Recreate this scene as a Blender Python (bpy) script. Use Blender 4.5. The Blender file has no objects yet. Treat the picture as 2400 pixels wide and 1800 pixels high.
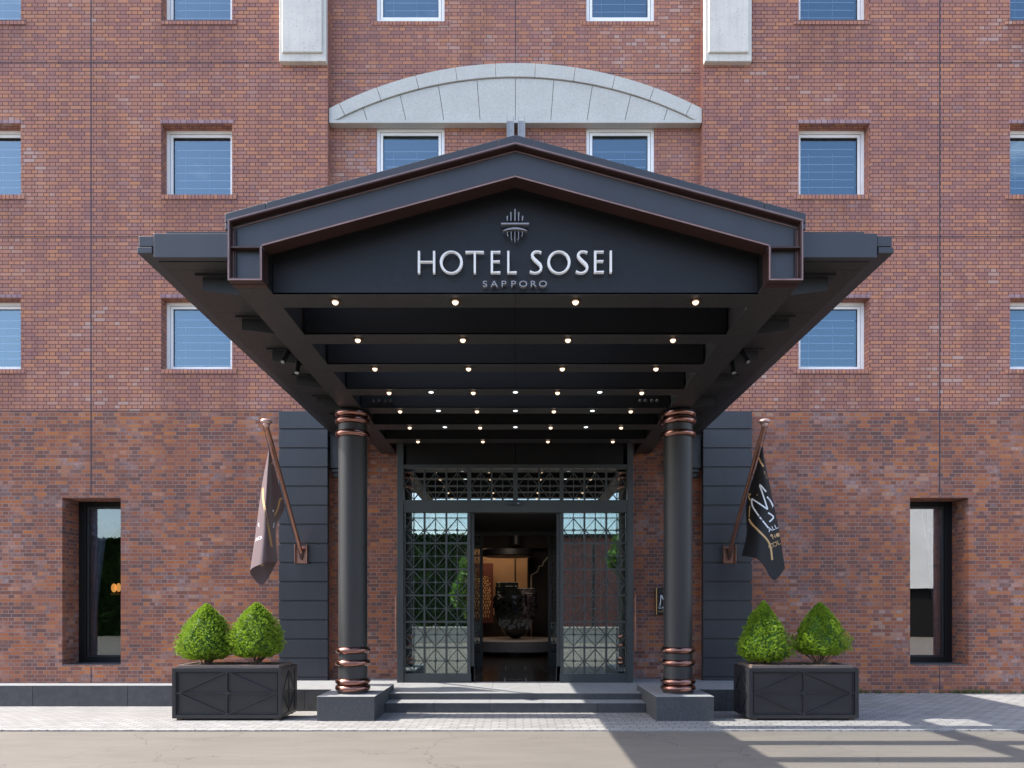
import bpy, bmesh, math, random
from mathutils import Vector, Matrix
from mathutils.bvhtree import BVHTree
R = math.radians
random.seed(7)
scene = bpy.context.scene
COL = scene.collection

# ------------------------------------------------------------------ camera, sky, sun, exposure
CAMZ = 1.662          # eye height over the pavement
F = 1600.0            # focal length in photo pixels (photo 2400 px wide): 24 mm shift lens
cam_d = bpy.data.cameras.new("camera")
cam = bpy.data.objects.new("camera", cam_d)
COL.objects.link(cam)
cam.location = (0, -13, CAMZ)
cam.rotation_euler = (R(90), 0, 0)
cam_d.sensor_width = 36
cam_d.lens = 24
cam_d.shift_x = -8 / 2400
cam_d.shift_y = 520 / 2400
cam_d.clip_end = 2000
scene.camera = cam

SUN_EL = R(46.2)
w = bpy.data.worlds.new("World"); scene.world = w; w.use_nodes = True
nt = w.node_tree
bg = nt.nodes["Background"]
sky = nt.nodes.new("ShaderNodeTexSky"); sky.sky_type = 'NISHITA'
sky.sun_disc = False
sky.sun_elevation = SUN_EL
sky.sun_rotation = R(-90)
sky.air_density = 1.0; sky.dust_density = 2.5; sky.ozone_density = 2.5
tc = nt.nodes.new("ShaderNodeTexCoord")
mp = nt.nodes.new("ShaderNodeMapping"); mp.inputs["Scale"].default_value = (1.0, 1.0, 2.2); mp.inputs["Location"].default_value = (0.35, 0.1, 0.2)
nt.links.new(tc.outputs["Generated"], mp.inputs[0])
cn = nt.nodes.new("ShaderNodeTexNoise"); cn.inputs["Scale"].default_value = 2.6; cn.inputs["Detail"].default_value = 7; cn.inputs["Roughness"].default_value = 0.58
nt.links.new(mp.outputs[0], cn.inputs["Vector"])
cr_ = nt.nodes.new("ShaderNodeMapRange"); cr_.inputs[1].default_value = 0.53; cr_.inputs[2].default_value = 0.72; cr_.inputs[3].default_value = 0; cr_.inputs[4].default_value = 0.75
nt.links.new(cn.outputs[0], cr_.inputs[0])
cw = nt.nodes.new("ShaderNodeMix"); cw.data_type = 'RGBA'
nt.links.new(cr_.outputs[0], cw.inputs[0]); nt.links.new(sky.outputs[0], cw.inputs[6]); cw.inputs[7].default_value = (8.0, 8.4, 9.2, 1)
nt.links.new(cw.outputs[2], bg.inputs[0])
bg.inputs[1].default_value = 0.15
sd = bpy.data.lights.new("sun", 'SUN'); sd.energy = 3.1; sd.angle = R(0.5); sd.color = (1, 0.94, 0.85)
sun = bpy.data.objects.new("sun", sd); COL.objects.link(sun)
sdir = Vector((-math.cos(SUN_EL), 0.004, math.sin(SUN_EL))).normalized()
sun.rotation_euler = sdir.to_track_quat('Z', 'Y').to_euler()
sun.location = (-20, 0, 25)
scene.view_settings.view_transform = 'Standard'
scene.view_settings.look = 'None'
scene.view_settings.exposure = 1.65
scene.view_settings.gamma = 1
scene.cycles.max_bounces = 8
scene.cycles.transparent_max_bounces = 12

def PX(px, D): return (px - 1208.0) * D / F
def PZ(py, D): return CAMZ + (1420.0 - py) * D / F
def Y(D): return D - 13.0
def P(px, py, D): return Vector((PX(px, D), Y(D), PZ(py, D)))

# ------------------------------------------------------------------ helpers
def tag(o, label=None, cat=None, group=None, kind=None):
    if label: o['label'] = label
    if cat: o['category'] = cat
    if group: o['group'] = group
    if kind: o['kind'] = kind
    return o

def empty(name, loc=(0, 0, 0), label=None, cat=None, group=None):
    o = bpy.data.objects.new(name, None); COL.objects.link(o)
    o.location = loc; o.empty_display_size = 0.2
    return tag(o, label, cat, group)

class MB:
    def __init__(s): s.v = []; s.f = []; s.smooth = False
    def add(s, vs, fs):
        n = len(s.v); s.v += [tuple(v) for v in vs]; s.f += [tuple(i + n for i in f) for f in fs]; return s
    def box(s, x0, x1, y0, y1, z0, z1):
        if x0 > x1: x0, x1 = x1, x0
        if y0 > y1: y0, y1 = y1, y0
        if z0 > z1: z0, z1 = z1, z0
        return s.add([(x0,y0,z0),(x1,y0,z0),(x1,y1,z0),(x0,y1,z0),(x0,y0,z1),(x1,y0,z1),(x1,y1,z1),(x0,y1,z1)],
              [(0,3,2,1),(4,5,6,7),(0,1,5,4),(1,2,6,5),(2,3,7,6),(3,0,4,7)])
    def prism(s, pts, y0, y1):
        """polygon in xz (counter-clockwise seen from the camera side) extruded from y0 (near) to y1"""
        n = len(pts)
        area = sum(pts[i][0]*pts[(i+1)%n][1]-pts[(i+1)%n][0]*pts[i][1] for i in range(n))
        if area < 0: pts = pts[::-1]
        vs = [(p[0], y0, p[1]) for p in pts] + [(p[0], y1, p[1]) for p in pts]
        fs = [tuple(range(n)), tuple(range(2*n-1, n-1, -1))]
        for i in range(n):
            j = (i+1) % n
            fs.append((i, i+n, j+n, j))
        return s.add(vs, fs)
    def bar(s, a, b, w, y0, y1, w2=None):
        """flat bar in an xz plane between 2d points a,b"""
        if w2 is None: w2 = w
        dx, dz = b[0]-a[0], b[1]-a[1]; L = math.hypot(dx, dz) or 1
        nx, nz = -dz/L, dx/L
        return s.prism([(a[0]-nx*w/2, a[1]-nz*w/2), (b[0]-nx*w2/2, b[1]-nz*w2/2), (b[0]+nx*w2/2, b[1]+nz*w2/2), (a[0]+nx*w/2, a[1]+nz*w/2)], y0, y1)
    def tube(s, a, b, r, r2=None, n=16, cap=True):
        a = Vector(a); b = Vector(b); r2 = r if r2 is None else r2
        d = (b-a).normalized(); u = d.orthogonal().normalized(); v = d.cross(u)
        vs = []
        for c, rr in ((a, r), (b, r2)):
            for i in range(n):
                t = 2*math.pi*i/n; vs.append(c + (u*math.cos(t)+v*math.sin(t))*rr)
        fs = [(i, (i+1) % n, n+(i+1) % n, n+i) for i in range(n)]
        if cap: fs += [tuple(range(n-1, -1, -1)), tuple(range(n, 2*n))]
        return s.add(vs, fs)
    def lathe(s, prof, cx, cy, n=48, cap=True):
        vs = []; fs = []
        for r, z in prof:
            for i in range(n):
                t = 2*math.pi*i/n; vs.append((cx+r*math.cos(t), cy+r*math.sin(t), z))
        m = len(prof)
        for k in range(m-1):
            for i in range(n):
                j = (i+1) % n
                fs.append((k*n+i, k*n+j, (k+1)*n+j, (k+1)*n+i))
        if cap:
            fs.append(tuple(range(n-1, -1, -1))); fs.append(tuple((m-1)*n+i for i in range(n)))
        return s.add(vs, fs)
    def torus(s, cx, cy, cz, R0, rx, rz, n=56, m=16):
        vs = []; fs = []
        for i in range(n):
            t = 2*math.pi*i/n
            for k in range(m):
                p = 2*math.pi*k/m
                rr = R0 + rx*math.cos(p)
                vs.append((cx+rr*math.cos(t), cy+rr*math.sin(t), cz+rz*math.sin(p)))
        for i in range(n):
            for k in range(m):
                fs.append((i*m+k, ((i+1) % n)*m+k, ((i+1) % n)*m+(k+1) % m, i*m+(k+1) % m))
        return s.add(vs, fs)
    def ball(s, c, r, rz=None, n=20, m=12):
        rz = r if rz is None else rz
        vs = []; fs = []
        for k in range(m+1):
            p = -math.pi/2 + math.pi*k/m
            for i in range(n):
                t = 2*math.pi*i/n
                vs.append((c[0]+r*math.cos(p)*math.cos(t), c[1]+r*math.cos(p)*math.sin(t), c[2]+rz*math.sin(p)))
        for k in range(m):
            for i in range(n):
                fs.append((k*n+i, k*n+(i+1) % n, (k+1)*n+(i+1) % n, (k+1)*n+i))
        return s.add(vs, fs)
    def quad(s, a, b, c, d): return s.add([a, b, c, d], [(0, 1, 2, 3)])
    def build(s, name, mat, parent=None, smooth=False, bevel=0, base=(0, 0, 0)):
        me = bpy.data.meshes.new(name)
        bx = Vector(base)
        me.from_pydata([tuple(Vector(v)-bx) for v in s.v] if bx.length else s.v, [], s.f); me.validate(); me.update()
        if smooth:
            me.polygons.foreach_set("use_smooth", [True]*len(me.polygons))
            if smooth == 'auto':
                me.set_sharp_from_angle(angle=R(35))
        me.materials.append(mat)
        o = bpy.data.objects.new(name, me); COL.objects.link(o)
        o.location = bx
        if parent: o.parent = parent; o.location = bx - parent_world(parent)
        if bevel:
            m = o.modifiers.new("bevel", 'BEVEL'); m.width = bevel; m.segments = 2; m.limit_method = 'ANGLE'; m.angle_limit = R(40)
        return o

def parent_world(p):
    v = Vector(p.location)
    while p.parent: p = p.parent; v += Vector(p.location)
    return v

# ------------------------------------------------------------------ materials
class NT:
    def __init__(s, name):
        s.m = bpy.data.materials.new(name); s.m.use_nodes = True
        s.t = s.m.node_tree; s.b = s.t.nodes["Principled BSDF"]; s.out = s.t.nodes["Material Output"]
    def n(s, typ, **kw):
        nd = s.t.nodes.new(typ)
        for k, v in kw.items(): setattr(nd, k, v)
        return nd
    def put(s, sock, v):
        if isinstance(v, bpy.types.NodeSocket): s.t.links.new(v, sock)
        else: sock.default_value = v
    def math(s, op, a, b=0.0, c=None, clamp=False):
        nd = s.n("ShaderNodeMath", operation=op, use_clamp=clamp); s.put(nd.inputs[0], a); s.put(nd.inputs[1], b)
        if c is not None: s.put(nd.inputs[2], c)
        return nd.outputs[0]
    def mix(s, f, a, b, blend='MIX'):
        nd = s.n("ShaderNodeMix", data_type='RGBA', blend_type=blend)
        s.put(nd.inputs[0], f); s.put(nd.inputs[6], a); s.put(nd.inputs[7], b); return nd.outputs[2]
    def noise(s, vec, scale, detail=3, rough=0.5, dist=0):
        nd = s.n("ShaderNodeTexNoise"); s.put(nd.inputs["Vector"], vec); nd.inputs["Scale"].default_value = scale
        nd.inputs["Detail"].default_value = detail; nd.inputs["Roughness"].default_value = rough; nd.inputs["Distortion"].default_value = dist
        return nd.outputs[0]
    def ramp(s, f, stops, interp='LINEAR'):
        nd = s.n("ShaderNodeValToRGB"); s.put(nd.inputs[0], f); cr = nd.color_ramp; cr.interpolation = interp
        while len(cr.elements) > 1: cr.elements.remove(cr.elements[0])
        cr.elements[0].position = stops[0][0]; cr.elements[0].color = c4(stops[0][1])
        for p, c in stops[1:]:
            e = cr.elements.new(p); e.color = c4(c)
        return nd.outputs[0]
    def pos(s): return s.n("ShaderNodeNewGeometry").outputs["Position"]
    def sep(s, v):
        nd = s.n("ShaderNodeSeparateXYZ"); s.put(nd.inputs[0], v); return nd.outputs
    def comb(s, x, y, z):
        nd = s.n("ShaderNodeCombineXYZ")
        for i, v in enumerate((x, y, z)): s.put(nd.inputs[i], v)
        return nd.outputs[0]
    def bump(s, h, strength=0.3, dist=0.01):
        nd = s.n("ShaderNodeBump"); s.put(nd.inputs["Height"], h); nd.inputs["Strength"].default_value = strength
        nd.inputs["Distance"].default_value = dist
        s.t.links.new(nd.outputs[0], s.b.inputs["Normal"])
    def maprange(s, v, a, b, c=0.0, d=1.0):
        nd = s.n("ShaderNodeMapRange"); s.put(nd.inputs[0], v)
        for i, q in enumerate((a, b, c, d)): nd.inputs[i+1].default_value = q
        return nd.outputs[0]

def c4(c):
    if isinstance(c, (int, float)): return (c, c, c, 1)
    return tuple(c) + (1,) if len(c) == 3 else tuple(c)

def paint(name, col, rough=0.5, metal=0.0, var=0.12, scale=3.0, bump=0.0, spec=0.5, coat=0.0, streak=False):
    n = NT(name); p = n.pos()
    if streak:
        s3 = n.sep(p); p2 = n.comb(n.math('MULTIPLY', s3[0], 3.0), s3[1], n.math('MULTIPLY', s3[2], 0.35))
    else: p2 = p
    f = n.noise(p2, scale, 5, 0.6)
    f2 = n.noise(p, scale*14, 3, 0.6)
    var = min(0.5, var*1.5); a = tuple(c*(1-var) for c in col); b = tuple(min(1, c*(1+var)) for c in col)
    n.put(n.b.inputs["Base Color"], n.ramp(n.math('ADD', n.math('MULTIPLY', f, .8), n.math('MULTIPLY', f2, .2)), [(0.3, a), (0.7, b)]))
    n.put(n.b.inputs["Roughness"], n.maprange(f2, 0.3, 0.7, max(0.02, rough-0.06), min(1, rough+0.06)))
    n.b.inputs["Metallic"].default_value = metal
    n.b.inputs["Specular IOR Level"].default_value = spec
    n.b.inputs["Coat Weight"].default_value = coat
    if bump: n.bump(f2, bump, 0.004)
    return n.m

def brick(name, stops, mortar, mort_w, whit=0.3, unit=(0.2240, 0.1120), course=0.0722, alternate=True, dark=0.0, bumpk=0.5, spread=0.9, sills=False):
    n = NT(name)
    g = n.n("ShaderNodeNewGeometry")
    pos = n.sep(g.outputs["Position"]); nor = n.sep(g.outputs["True Normal"])
    horiz = n.math('GREATER_THAN', n.math('ABSOLUTE', nor[2]), 0.5)
    u = n.math('ADD', pos[0], n.math('MULTIPLY', n.math('MULTIPLY', pos[1], n.math('SUBTRACT', 1.0, horiz)), 1.0))
    v = n.math('ADD', n.math('MULTIPLY', pos[2], n.math('SUBTRACT', 1.0, horiz)), n.math('MULTIPLY', pos[1], horiz))
    v = n.math('DIVIDE', n.math('ADD', v, 20*course), course)
    row = n.math('FLOOR', v); fv = n.math('SUBTRACT', v, row)
    par = n.math('MODULO', row, 2.0)
    if alternate:
        wd = n.math('ADD', unit[0], n.math('MULTIPLY', par, unit[1]-unit[0]))
        off = n.math('MULTIPLY', par, 0.5)
    else:
        wd = unit[0]; off = n.math('MULTIPLY', par, 0.5)
    # stretcher rows wander so that joints do not line up from row to row
    wn0 = n.n("ShaderNodeTexWhiteNoise", noise_dimensions='1D'); n.put(wn0.inputs["W"], row)
    off = n.math('ADD', off, n.math('MULTIPLY', n.math('SUBTRACT', wn0.outputs[0], 0.5), 0.03))
    uu = n.math('ADD', n.math('DIVIDE', n.math('ADD', u, 60.0), wd), off)
    cell = n.math('FLOOR', uu); fu = n.math('SUBTRACT', uu, cell)
    wob = n.math('MULTIPLY', n.math('SUBTRACT', n.noise(g.outputs["Position"], 40, 2), 0.5), 0.006)
    # distance to the edge of the brick in metres
    du = n.math('MULTIPLY', n.math('MINIMUM', fu, n.math('SUBTRACT', 1.0, fu)), wd)
    dv = n.math('MULTIPLY', n.math('MINIMUM', fv, n.math('SUBTRACT', 1.0, fv)), course)
    d = n.math('ADD', n.math('MINIMUM', du, dv), wob)
    m = n.maprange(d, mort_w*0.35, mort_w*0.65)          # 0 in the joint, 1 on the brick
    cv = n.comb(cell, row, 3.7)
    wn = n.n("ShaderNodeTexWhiteNoise", noise_dimensions='3D'); n.put(wn.inputs["Vector"], cv)
    big = n.noise(g.outputs["Position"], 0.45, 4, 0.55)
    rnd = n.math('ADD', n.math('MULTIPLY', n.math('SUBTRACT', wn.outputs[0], 0.5), spread), n.math('ADD', 0.48, n.math('MULTIPLY', n.math('SUBTRACT', big, 0.5), 1.1)), clamp=True)
    col = n.ramp(rnd, stops)
    fine = n.noise(g.outputs["Position"], 60, 4, 0.65)
    col = n.mix(n.math('MULTIPLY', n.math('ABSOLUTE', n.math('SUBTRACT', fine, 0.5)), 0.6), col, c4((0.10, 0.06, 0.055)))
    # lime bloom in patches
    ef = n.noise(g.outputs["Position"], 0.9, 6, 0.62, 0.4)
    wn2 = n.n("ShaderNodeTexWhiteNoise", noise_dimensions='3D'); n.put(wn2.inputs["Vector"], n.comb(row, cell, 9.1))
    efm = n.math('MULTIPLY', n.maprange(ef, 0.46, 0.66), n.maprange(wn2.outputs[0], 0.35, 1.0))
    efm = n.math('MULTIPLY', efm, n.maprange(n.noise(g.outputs["Position"], 18, 4, 0.7), 0.3, 0.7))
    col = n.mix(n.math('MULTIPLY', efm, whit), col, c4((0.46, 0.37, 0.37)))
    if dark:
        dk = n.maprange(n.noise(n.comb(n.math('MULTIPLY', pos[0], 1.6), pos[1], n.math('MULTIPLY', pos[2], 0.35)), 1.0, 5, 0.6), 0.48, 0.72, 0, dark)
        col = n.mix(dk, col, c4((0.09, 0.05, 0.05)))
    if sills:      # rain dirt hanging below the window sills
        ax = n.math('ABSOLUTE', pos[0])
        inn = None
        for (a_, b_) in ((5.30, 6.85), (9.32, 10.88)):
            q = n.math('MULTIPLY', n.maprange(ax, a_-0.1, a_+0.15), n.maprange(ax, b_+0.1, b_-0.15))
            inn = q if inn is None else n.math('ADD', inn, q)
        below = n.maprange(n.math('MODULO', n.math('SUBTRACT', 6.157+3.322*3, pos[2]), 3.322), 1.25, 0.05)
        strk = n.noise(n.comb(n.math('MULTIPLY', pos[0], 7.0), 0.0, n.math('MULTIPLY', pos[2], 0.8)), 1.0, 4, 0.6)
        dm = n.math('MULTIPLY', n.math('MULTIPLY', inn, below), n.maprange(strk, 0.3, 0.7, 0.15, 0.62))
        col = n.mix(dm, col, c4((0.13, 0.06, 0.05)))
    mc = n.ramp(n.noise(g.outputs["Position"], 1.3, 4), [(0.3, tuple(c*0.75 for c in mortar)), (0.7, tuple(c*1.2 for c in mortar))])
    n.put(n.b.inputs["Base Color"], n.mix(m, mc, col))
    n.b.inputs["Roughness"].default_value = 0.82
    n.b.inputs["Specular IOR Level"].default_value = 0.3
    n.bump(n.math('ADD', m, n.math('ADD', n.math('MULTIPLY', fine, 0.35), n.math('MULTIPLY', wn2.outputs[0], 0.35))), bumpk, 0.006)
    return n.m

UP = [(0.0, (0.3036, 0.1457, 0.1292)), (0.18, (0.3496, 0.1599, 0.1292)), (0.42, (0.3863, 0.1742, 0.1292)), (0.66, (0.4232, 0.1884, 0.126)), (0.86, (0.4875, 0.2133, 0.1198)), (0.97, (0.4323, 0.2275, 0.1764)), (1.0, (0.4599, 0.2844, 0.2332))]
LO = [(0.0, (0.1278, 0.0677, 0.0596)), (0.25, (0.1818, 0.0763, 0.0564)), (0.5, (0.2554, 0.0915, 0.055)), (0.75, (0.3342, 0.1145, 0.0504)), (0.92, (0.4323, 0.1527, 0.0498)), (1.0, (0.3538, 0.2035, 0.1391))]
M = {}
M['brick_up'] = brick("brick_upper", UP, (0.085, 0.042, 0.042), 0.012, 0.5, dark=0.22, sills=True)
M['brick_bay'] = brick("brick_bay", UP, (0.12, 0.075, 0.07), 0.012, 0.75, dark=0.35)
M['brick_lo'] = brick("brick_lower", LO, (0.24, 0.19, 0.175), 0.010, 0.85, bumpk=0.35, dark=0.2, spread=0.78)
M['brick_sill'] = brick("brick_sill", UP, (0.07, 0.045, 0.05), 0.012, 0.2, unit=(0.072, 0.072), course=0.4, alternate=False)
M['brick_head'] = brick("brick_head", [(0, (0.27, 0.16, 0.18)), (1, (0.38, 0.25, 0.26))], (0.09, 0.055, 0.06), 0.012, 0.6, unit=(0.113, 0.113), course=0.4, alternate=False)
M['metal'] = paint("dark_metal", (0.016, 0.0165, 0.019), 0.45, 0.0, 0.12, 2.0, streak=True)
M['metal_blk'] = paint("black_metal", (0.006, 0.006, 0.0065), 0.55, 0.0, 0.12, 2.0, spec=0.25)
M['fascia'] = paint("fascia_metal", (0.036, 0.038, 0.046), 0.42, 0.0, 0.08, 1.2, streak=True)
M['clad'] = paint("cladding_metal", (0.028, 0.030, 0.037), 0.45, 0.0, 0.10, 1.5, streak=True)
M['flange'] = paint("brown_flange", (0.055, 0.028, 0.024), 0.35, 0.35, 0.1, 3)
M['copper'] = paint("copper", (0.30, 0.155, 0.125), 0.20, 1.0, 0.12, 6)
M['copper_d'] = paint("copper_matt", (0.33, 0.17, 0.125), 0.38, 0.9, 0.1, 6)
M['planter'] = paint("planter_metal", (0.020, 0.021, 0.024), 0.40, 0.0, 0.1, 2.5)
M['stone'] = paint("dark_granite", (0.052, 0.053, 0.056), 0.62, 0.0, 0.20, 9.0, 0.25)
M['tread'] = paint('flamed_granite', (0.27, 0.275, 0.28), 0.6, 0.0, 0.10, 6.0, 0.2)
M['edge'] = paint('lit_copper_edge', (0.24, 0.15, 0.14), 0.4, 0.2, 0.15, 6.0)  # copper made paler to carry the light on the front flange edges
M['board'] = paint('sign_metal', (0.009, 0.0095, 0.012), 0.5, 0.0, 0.1, 1.5, spec=0.35)
M['door'] = paint('door_metal', (0.040, 0.046, 0.048), 0.40, 0.0, 0.1, 1.5)
M['emblem'] = paint('emblem_metal', (0.30, 0.28, 0.28), 0.35, 0.4, 0.08)
M['finial'] = paint('finial_copper', (0.58, 0.40, 0.36), 0.35, 0.7, 0.08)
M['soffit_bounce'] = paint('bounce_lightened_metal', (0.023, 0.022, 0.0215), 0.45, 0.0, 0.12, 2.0)  # dark metal lightened to carry bounce light on undersides
M['rim'] = paint('planter_rim', (0.22, 0.165, 0.14), 0.4, 0.15, 0.08, 4)
M['colmetal'] = paint('column_metal', (0.017, 0.0175, 0.019), 0.48, 0.0, 0.12, 2.0, spec=0.6, streak=True)
M['joint'] = paint("sealant", (0.04, 0.035, 0.05), 0.7)
M['white'] = paint("white_frame", (0.88, 0.88, 0.88), 0.35, 0.0, 0.03)
M['letter'] = paint("sign_white", (0.64, 0.63, 0.62), 0.4, 0.0, 0.02)
nl = M['letter'].node_tree.nodes["Principled BSDF"]; nl.inputs["Emission Color"].default_value = (0.9, 0.93, 1, 1); nl.inputs["Emission Strength"].default_value = 0.05  # faint glow added to brighten the letters
M['steel'] = paint("brushed_steel", (0.42, 0.42, 0.45), 0.35, 0.8, 0.08)
M['galv'] = paint("pale_steel", (0.34, 0.345, 0.36), 0.5, 0.1, 0.06)
M['wood_dark'] = paint("dark_timber", (0.035, 0.022, 0.016), 0.4, 0.0, 0.3, 4)
M['tan'] = paint("tan_plaster", (0.45, 0.30, 0.19), 0.7, 0.0, 0.05)
M['maroon'] = paint("maroon_panel", (0.12, 0.035, 0.03), 0.6)
M['beads'] = paint("amber_beads", (0.75, 0.52, 0.30), 0.4)
M['cream'] = paint("cream_moulding", (0.55, 0.45, 0.34), 0.5)
M['sculpt'] = paint("black_glaze", (0.010, 0.010, 0.012), 0.08, 0.0, 0.2, 5, coat=0.5)
M['pedestal'] = paint("terrazzo", (0.36, 0.35, 0.36), 0.45, 0, 0.15, 20)
M['floor_in'] = paint("interior_floor", (0.022, 0.015, 0.013), 0.18, 0, 0.3, 3)
M['room'] = paint("dark_room", (0.018, 0.015, 0.014), 0.8)
M['rubber'] = paint("rubber", (0.02, 0.02, 0.02), 0.8)
M['soil'] = paint("soil", (0.07, 0.05, 0.035), 0.9, 0, 0.4, 30, 0.8)
M['curtain'] = paint("curtain", (0.16, 0.17, 0.22), 0.8, 0, 0.2, 8)
M['sheer'] = paint("pale_curtain", (0.6, 0.62, 0.68), 0.8, 0, 0.1, 8)
M['blind'] = paint("window_blind", (0.035, 0.06, 0.11), 0.9, 0, 0.08, 4)
M['rib'] = paint("blind_rib", (0.62, 0.70, 0.80), 0.8, 0, 0.03)
M['plaque'] = paint("black_plaque", (0.008, 0.008, 0.009), 0.25)
M['gold'] = paint("gold", (0.62, 0.40, 0.15), 0.35, 0.6, 0.06)
M['gold_ink'] = paint("gold_print", (0.58, 0.36, 0.16), 0.6, 0.0, 0.04)
M['white_ink'] = paint("white_print", (0.80, 0.82, 0.86), 0.6, 0.0, 0.02)
M['bark'] = paint("bark", (0.13, 0.09, 0.065), 0.9, 0, 0.3, 20, 0.5)
M['plaster'] = paint("white_render", (0.62, 0.64, 0.64), 0.8, 0, 0.06, 1)
M['redwall'] = paint("red_render", (0.22, 0.09, 0.075), 0.8, 0, 0.15, 3)
M['pale'] = paint("pale_concrete", (0.50, 0.48, 0.44), 0.8, 0, 0.1, 2)
M['car'] = paint("silver_car_paint", (0.55, 0.57, 0.60), 0.25, 0.4, 0.02, coat=0.6)
M['darkglass'] = paint("dark_glass", (0.02, 0.025, 0.03), 0.05, 0, 0.02)

def granite(name, col, sp=0.25, scale=90):
    n = NT(name); p = n.pos()
    a = n.noise(p, scale, 3, 0.75); b = n.noise(p, 1.6, 5, 0.6)
    c1 = n.ramp(a, [(0.36, tuple(c*(1-sp) for c in col)), (0.5, col), (0.64, tuple(min(1, c*(1+sp)) for c in col))])
    n.put(n.b.inputs["Base Color"], n.mix(n.maprange(b, 0.35, 0.7, 0, 0.35), c1, c4(tuple(c*0.72 for c in col))))
    n.b.inputs["Roughness"].default_value = 0.75
    n.bump(a, 0.2, 0.003)
    return n.m
M['granite'] = granite("pale_granite", (0.53, 0.525, 0.49), 0.12, 45)
M['fgranite'] = granite("plinth_granite", (0.062, 0.064, 0.068), 0.35, 70)

def concrete():
    n = NT("pitted_concrete"); p = n.pos()
    col = n.ramp(n.noise(p, 2.2, 6, 0.6), [(0.3, (0.58, 0.55, 0.50)), (0.7, (0.71, 0.67, 0.60))])
    pit = n.n("ShaderNodeTexVoronoi"); n.put(pit.inputs["Vector"], p); pit.inputs["Scale"].default_value = 26
    wn = n.n("ShaderNodeTexWhiteNoise"); n.put(wn.inputs["Vector"], pit.outputs["Position"])
    m = n.math('MULTIPLY', n.math('LESS_THAN', pit.outputs["Distance"], 0.20), n.math('GREATER_THAN', wn.outputs[0], 0.72))
    s3 = n.sep(p)
    st = n.noise(n.comb(n.math('MULTIPLY', s3[0], 12.0), s3[1], n.math('MULTIPLY', s3[2], 0.6)), 1.0, 4)
    col = n.mix(n.maprange(st, 0.5, 0.75, 0, 0.3), col, c4((0.36, 0.38, 0.35)))
    n.put(n.b.inputs["Base Color"], n.mix(m, col, c4((0.26, 0.27, 0.26))))
    n.b.inputs["Roughness"].default_value = 0.85
    n.bump(n.math('SUBTRACT', 1.0, m), 0.4, 0.005)
    return n.m
M['concrete'] = concrete()

def pavers():
    n = NT("paving_blocks"); p = n.sep(n.pos())
    # interlocking blocks: rows run along x, every row shifted by half a block, edges zig-zag
    w_, h_ = 0.225, 0.1125
    v = n.math('DIVIDE', n.math('ADD', p[1], 30.0), h_)
    zig = n.math('MULTIPLY', n.math('SINE', n.math('MULTIPLY', p[0], 2*math.pi/w_)), 0.05)
    v = n.math('ADD', v, zig)
    row = n.math('FLOOR', v); fv = n.math('SUBTRACT', v, row)
    uu = n.math('ADD', n.math('DIVIDE', n.math('ADD', p[0], 90.0), w_), n.math('MULTIPLY', n.math('MODULO', row, 2.0), 0.5))
    uu = n.math('ADD', uu, n.math('MULTIPLY', n.math('SINE', n.math('MULTIPLY', v, 6.283)), 0.04))
    cell = n.math('FLOOR', uu); fu = n.math('SUBTRACT', uu, cell)
    du = n.math('MULTIPLY', n.math('MINIMUM', fu, n.math('SUBTRACT', 1.0, fu)), w_)
    dv = n.math('MULTIPLY', n.math('MINIMUM', fv, n.math('SUBTRACT', 1.0, fv)), h_)
    d = n.math('MINIMUM', du, dv)
    m = n.maprange(d, 0.003, 0.009)
    wn = n.n("ShaderNodeTexWhiteNoise"); n.put(wn.inputs["Vector"], n.comb(cell, row, 1.0))
    col = n.ramp(wn.outputs[0], [(0, (0.24, 0.234, 0.228)), (0.6, (0.282, 0.275, 0.268)), (1, (0.32, 0.312, 0.304))])
    pp = n.pos()
    col = n.mix(n.maprange(n.noise(pp, 1.1, 5, 0.65), 0.4, 0.75, 0, 0.32), col, c4((0.16, 0.152, 0.145)))
    fine = n.noise(pp, 120, 3, 0.7)
    col = n.mix(n.maprange(fine, 0.55, 0.75, 0, 0.35), col, c4((0.20, 0.195, 0.19)))
    n.put(n.b.inputs["Base Color"], n.mix(m, c4((0.07, 0.063, 0.058)), col))
    n.b.inputs["Roughness"].default_value = 0.85
    n.bump(n.math('ADD', n.math('MULTIPLY', m, 1.0), n.math('MULTIPLY', fine, 0.3)), 0.5, 0.006)
    return n.m
M['pavers'] = pavers()

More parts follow.
